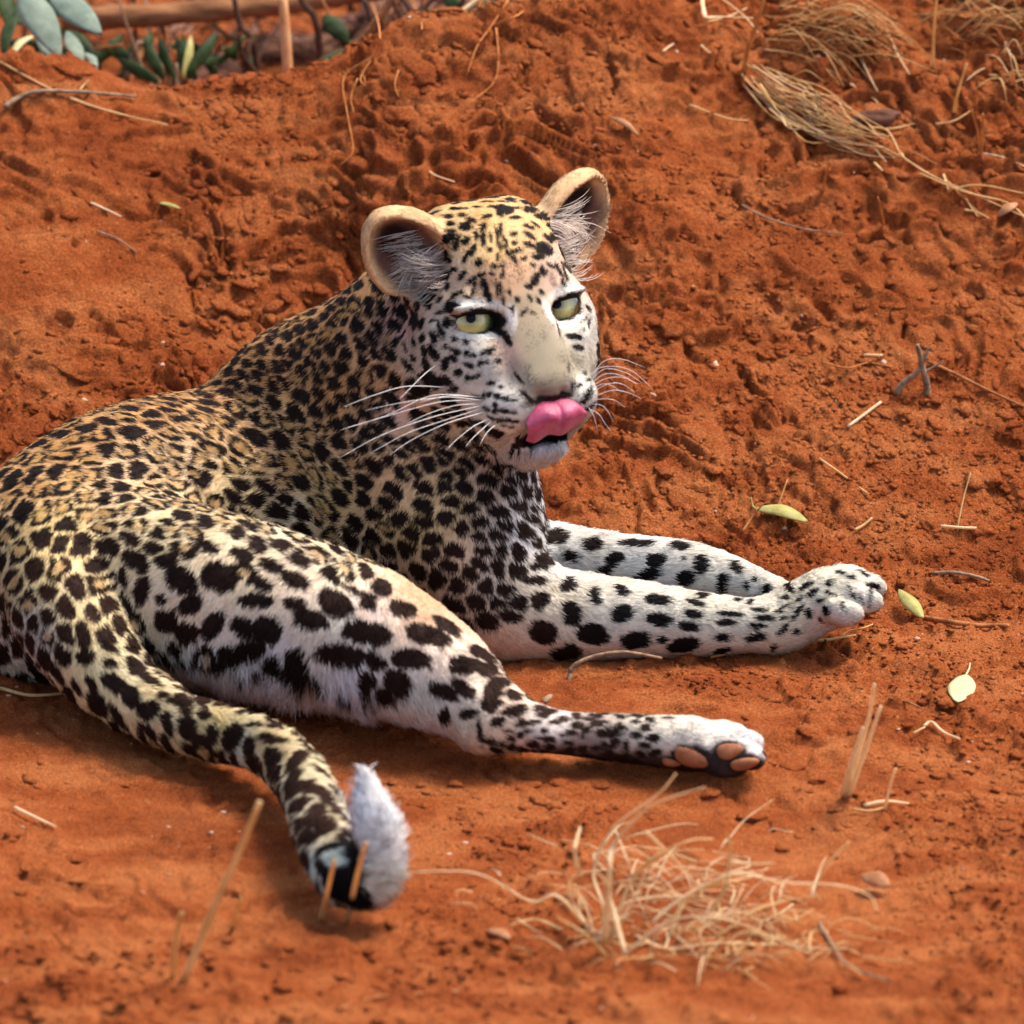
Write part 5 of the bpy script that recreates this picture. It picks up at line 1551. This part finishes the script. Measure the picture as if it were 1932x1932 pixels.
# stone on the bank
# ------------------------------------------------------------------ behind the bank: log, branches, leafy plant
m_log = noise_mat('bark', lin(86, 54, 34), lin(158, 108, 72), 45, .9, .1, bump=.8, bscale=160, stretch=(.25, 1, 1))
m_dtw = noise_mat('dark twig', lin(46, 30, 22), lin(96, 66, 48), 90, .9, .1)
m_stalk = noise_mat('tan stalk', lin(176, 116, 72), lin(214, 158, 110), 60, .8, .15)
def far(uv, y, dy=0.0):
    return np.array([P(u, v, y=y + dy * k / max(1, len(uv) - 1)) for k, (u, v) in enumerate(uv)])
# fallen log
lg = [np.append(P(u, v, y=yy), S(r)) for u, v, yy, r in ((120, 45, 1.06, 27), (200, 34, 1.06, 26), (330, 26, 1.07, 25), (460, 14, 1.08, 24), (560, 4, 1.09, 23), (690, -14, 1.10, 21), (900, -46, 1.12, 18), (1150, -90, 1.15, 14))]
sp = spline(lg, 8)
V, F = [], []
sides = 18
for i, q in enumerate(sp):
    t = sp[min(i + 1, len(sp) - 1), :3] - sp[max(i - 1, 0), :3]; t /= np.linalg.norm(t)
    x = np.cross(t, [0, 0, 1]); x /= np.linalg.norm(x); y = np.cross(x, t)
    for k in range(sides):
        a = 2 * math.pi * k / sides
        rr = q[3] * (1 + .10 * noise2(np.array([i * .35]), np.array([k * .8]), 91)[0] + .05 * math.sin(i * .9 + k))
        V.append(q[:3] + rr * (math.cos(a) * x + math.sin(a) * y))
for i in range(len(sp) - 1):
    for k in range(sides):
        F.append((i * sides + k, i * sides + (k + 1) % sides, (i + 1) * sides + (k + 1) % sides, (i + 1) * sides + k))
F.append(tuple(range(sides))[::-1]); F.append(tuple((len(sp) - 1) * sides + k for k in range(sides)))
tag(mesh_obj('fallen_log', V, F, m_log), 'brown fallen log lying behind the crest of the bank', 'log')
BR = [('branch', [(610, 150), (650, 112), (700, 55), (752, -20)], .86, 12, 9, m_log, 'thick brown branch leaning up from the bank crest', 'branch'),
      ('branch', [(545, 150), (540, 80), (533, -10)], .86, 12, 10, m_stalk, 'straight tan stalk standing upright behind the bank crest', 'stalk'),
      ('branch', [(610, 140), (600, 60), (575, 10), (560, -20)], .98, 9, 7, m_dtw, 'dark curved branch behind the tan stalk', 'branch'),
      ('branch', [(500, 150), (480, 90), (455, 50), (440, -10)], 1.02, 8, 6, m_dtw, 'dark crooked branch under the log', 'branch'),
      ('branch', [(470, 165), (465, 110), (480, 70)], 1.0, 9, 7, m_dtw, 'stubby dark branch under the log', 'branch'),
      ('branch', [(680, 100), (710, 88), (745, 76)], .84, 5, 4, m_stalk, 'pale broken twig crossing the thick branch', 'twig'),
      ('branch', [(720, 100), (700, 40), (680, -10)], .95, 8, 6, m_dtw, 'dark branch crossing behind the thick brown branch', 'branch'),
      ('branch', [(760, 75), (790, 30), (830, -20)], .9, 7, 6, m_dtw, 'dark twig leaning over the crest beside the thick branch', 'twig'),
      ('branch', [(836, 50), (870, 22), (915, -12)], .8, 5, 4, m_pale, 'pale straw leaning on the bank crest', 'straw'),
      ('branch', [(860, 45), (885, 35), (915, 28)], .8, 5, 3, m_straw, 'yellow straw lying on the bank crest', 'straw'),
      ('branch', [(800, 60), (775, 20), (750, -20)], .95, 7, 5, m_dtw, 'dark twig crossing above the bank crest', 'twig'),
      ('branch', [(240, 150), (262, 80), (300, 118), (308, 140)], .95, 6, 4, m_twig, 'grey hooked twig beside the dark green leaves', 'twig'),
      ('branch', [(230, 85), (180, 92), (150, 100)], .95, 3.5, 2.5, m_brown, 'thin brown twig behind the grey green leaves', 'twig'),
      ('branch', [(895, 50), (905, 10), (915, -20)], .82, 5, 4, m_brown, 'brown twig standing on the crest beside the pale straw', 'twig'),
      ('branch', [(940, 40), (990, 18), (1040, -10)], .85, 6, 5, m_dtw, 'dark root running along the bank crest', 'root')]
for nm, uv, y, r0, r1, mat, lab, cat in BR:
    pts = far(uv, y, .03)
    pts[0][2] = min(pts[0][2], gz(pts[0][0], pts[0][1]) - .005) if cat in ('branch', 'stalk') else pts[0][2]
    stick({'stalk': 'dry_stalk', 'twig': 'twig', 'straw': 'straw', 'root': 'root'}.get(cat, 'branch'), pts, r0, r1, mat, lab, cat, sides=9)
q4 = np.random.default_rng(77)
for k in range(26):
    u0 = q4.uniform(180, 960); top = np.interp(u0, RIDGE[:, 0], RIDGE[:, 1])
    u1 = u0 + q4.normal(0, 70); yy = q4.uniform(.92, 1.2)
    pts = far([(u0, top + 15), ((u0 + u1) / 2 + q4.normal(0, 18), top - 45), (u1, top - q4.uniform(90, 170))], yy, q4.uniform(-.05, .08))
    stick('twig', pts, q4.uniform(2.5, 7), q4.uniform(1.5, 4), (m_dtw, m_dtw, m_brown, m_twig)[k % 4], 'dark tangled twig behind the bank crest under the log', 'twig', 'tangled twigs behind the crest')
# leafy plant: pale grey green leaves drooping over the crest, dark ones behind
def plant(name, lab, leaves, stem_uv, ystem, mstem):
    base = P(*stem_uv[0], y=ystem)
    o = empty(name, base); tag(o, lab, 'plant')
    V, F = tubeverts(spline(far(stem_uv, ystem, .02), 5), S(6), S(4), 7)
    mesh_obj('stem', V, F, mstem, o)
    for (u0, v0, u1, v1, w, y0_, y1_, mat) in leaves:
        a, b = P(u0, v0, y=y0_), P(u1, v1, y=y1_)
        side = np.cross(b - a, -FWD + .35 * RIGHT * (1 if u1 > u0 else -1))
        V, F = leaf_mesh(a, b, S(w), -.006, side, .22, .0007, 18, .9)
        lf = mesh_obj('leaf', V, F, mat, o)
        mid = [a + (b - a) * t for t in (0, .5, .97)]
        nn = np.cross(b - a, side); nn /= np.linalg.norm(nn)
        V, F = tubeverts(spline([m_ + nn * (.0012 - .006 * math.sin(math.pi * t)) for m_, t in zip(mid, (0, .5, .97))], 5), S(2.0), S(.8), 5)
        mesh_obj('midrib', V, F, m_lpale, lf)
plant('leafy_plant', 'plant with large grey green leaves drooping over the bank crest', [
    (40, -25, 114, 110, 37, .86, .80, m_lgrey), (98, -12, 192, 66, 33, .88, .80, m_lgrey), (30, 22, 6, 112, 16, .90, .84, m_ldark), (128, 60, 152, 145, 20, .88, .82, m_lgrey), (75, 70, 118, 138, 22, .90, .83, m_lgrey),
    (62, 68, 18, 112, 12, .9, .84, m_lpale), (0, -30, 20, 60, 22, .95, .9, m_ldark), (160, 100, 182, 138, 12, .9, .85, m_lgrey), (10, 0, 40, 50, 20, .98, .94, m_ldark), (120, 60, 180, 105, 18, .98, .94, m_ldark), (60, -20, 150, 40, 26, 1.0, .96, m_ldark)],
    [(60, -60), (40, -10), (70, 60), (110, 140)], .93, m_twig)
plant('leafy_plant', 'low plant with dark green pointed leaves under the log', [
    (310, 150, 272, 72, 14, .92, .96, m_ldark), (330, 150, 300, 66, 11, .93, .97, m_ldark), (352, 140, 412, 58, 15, .92, .96, m_ldark), (345, 150, 360, 65, 10, .93, .97, m_lgreen), (360, 150, 340, 75, 16, .94, .98, m_ldark), (300, 155, 222, 110, 14, .9, .94, m_ldark), (280, 150, 210, 80, 16, .96, 1.0, m_ldark), (372, 150, 330, 66, 13, .98, 1.02, m_ldark)],
    [(335, 170), (335, 150), (333, 120)], .93, m_twig)
plant('leafy_plant', 'small plant with broad green leaves beside the tan stalk', [
    (565, 150, 655, 92, 16, .88, .92, m_ldark), (575, 150, 640, 120, 14, .87, .9, m_ldark), (610, 30, 660, 85, 22, .95, .93, m_ldark), (560, 148, 620, 112, 9, .86, .88, m_lgreen), (600, 150, 680, 135, 10, .86, .88, m_lgreen)],
    [(570, 160), (572, 145), (578, 130)], .88, m_twig)
plant('leafy_plant', 'green leaves showing between twigs above the bank crest', [
    (880, 40, 840, -10, 20, 1.0, 1.03, m_ldark), (900, 40, 930, -15, 18, 1.0, 1.03, m_ldark), (860, 45, 905, 10, 14, .98, 1.0, m_ldark), (870, 45, 800, 20, 14, 1.0, 1.02, m_ldark)],
    [(880, 70), (880, 45), (882, 20)], 1.0, m_twig)
plant('leafy_plant', 'dark leafy shrub in the shade behind the large grey green leaves', [(u_ + q4.normal(0, 8), 150 - (k % 3) * 30, u_ + q4.normal(0, 30), 112 - (k % 4) * 16, q4.uniform(9, 15), 1.02, 1.05, m_ldark) for k, u_ in enumerate(np.linspace(60, 460, 22))], [(240, 175), (240, 140), (244, 90)], 1.03, m_dtw)
lit = fuzz('leaf_litter', 260, (430, 70, 260, 50), 1.32, 60, 220, m_dtw, ground, .10, wid=(3, 7), seed=31)
# stones on the ground behind, their colour lowered to put shade into it
m_stone = noise_mat('pinkish stone', lin(92, 60, 46), lin(142, 100, 80), 24, .9, .1, bump=.4, bscale=120)
q = np.random.default_rng(21)
for k, (u, v, r, y) in enumerate([(400, 130, 62, 1.30), (520, 90, 55, 1.36), (600, 105, 60, 1.34), (470, 70, 50, 1.42), (670, 60, 60, 1.38), (740, 40, 64, 1.36), (800, 30, 55, 1.40), (250, 110, 50, 1.38), (640, 20, 60, 1.5), (430, 40, 60, 1.52), (180, 120, 55, 1.42), (320, 70, 60, 1.46), (860, 10, 60, 1.42), (560, 40, 60, 1.5), (720, 0, 60, 1.5), (90, 90, 60, 1.42)]):
    c = P(u, v, y=y)
    co, F = LUMPS[k % 10]
    a = q.uniform(0, 6.28)
    rot = np.array([[math.cos(a), math.sin(a), 0], [-math.sin(a), math.cos(a), 0], [0, 0, 1]])
    V = (co * np.array([1, 1, 1.5])) @ rot * S(r) + np.array([c[0], c[1], min(c[2], gz(c[0], c[1]) + S(r) * .3)])
    tag(mesh_obj('stone', V, F, m_stone), 'pinkish brown stone lying on the ground behind the log', 'stone', 'stones behind the bank crest')
st = ground_hit(1655, 225)
co, F = LUMPS[4]
V = co * np.array([1.2, .8, 1.3]) * S(30) + np.array([st[0], st[1], gz(st[0], st[1]) + .002])
tag(mesh_obj('stone', V, F, m_stone), 'pale pink stone half buried in the bank above the straw sheaf', 'stone')
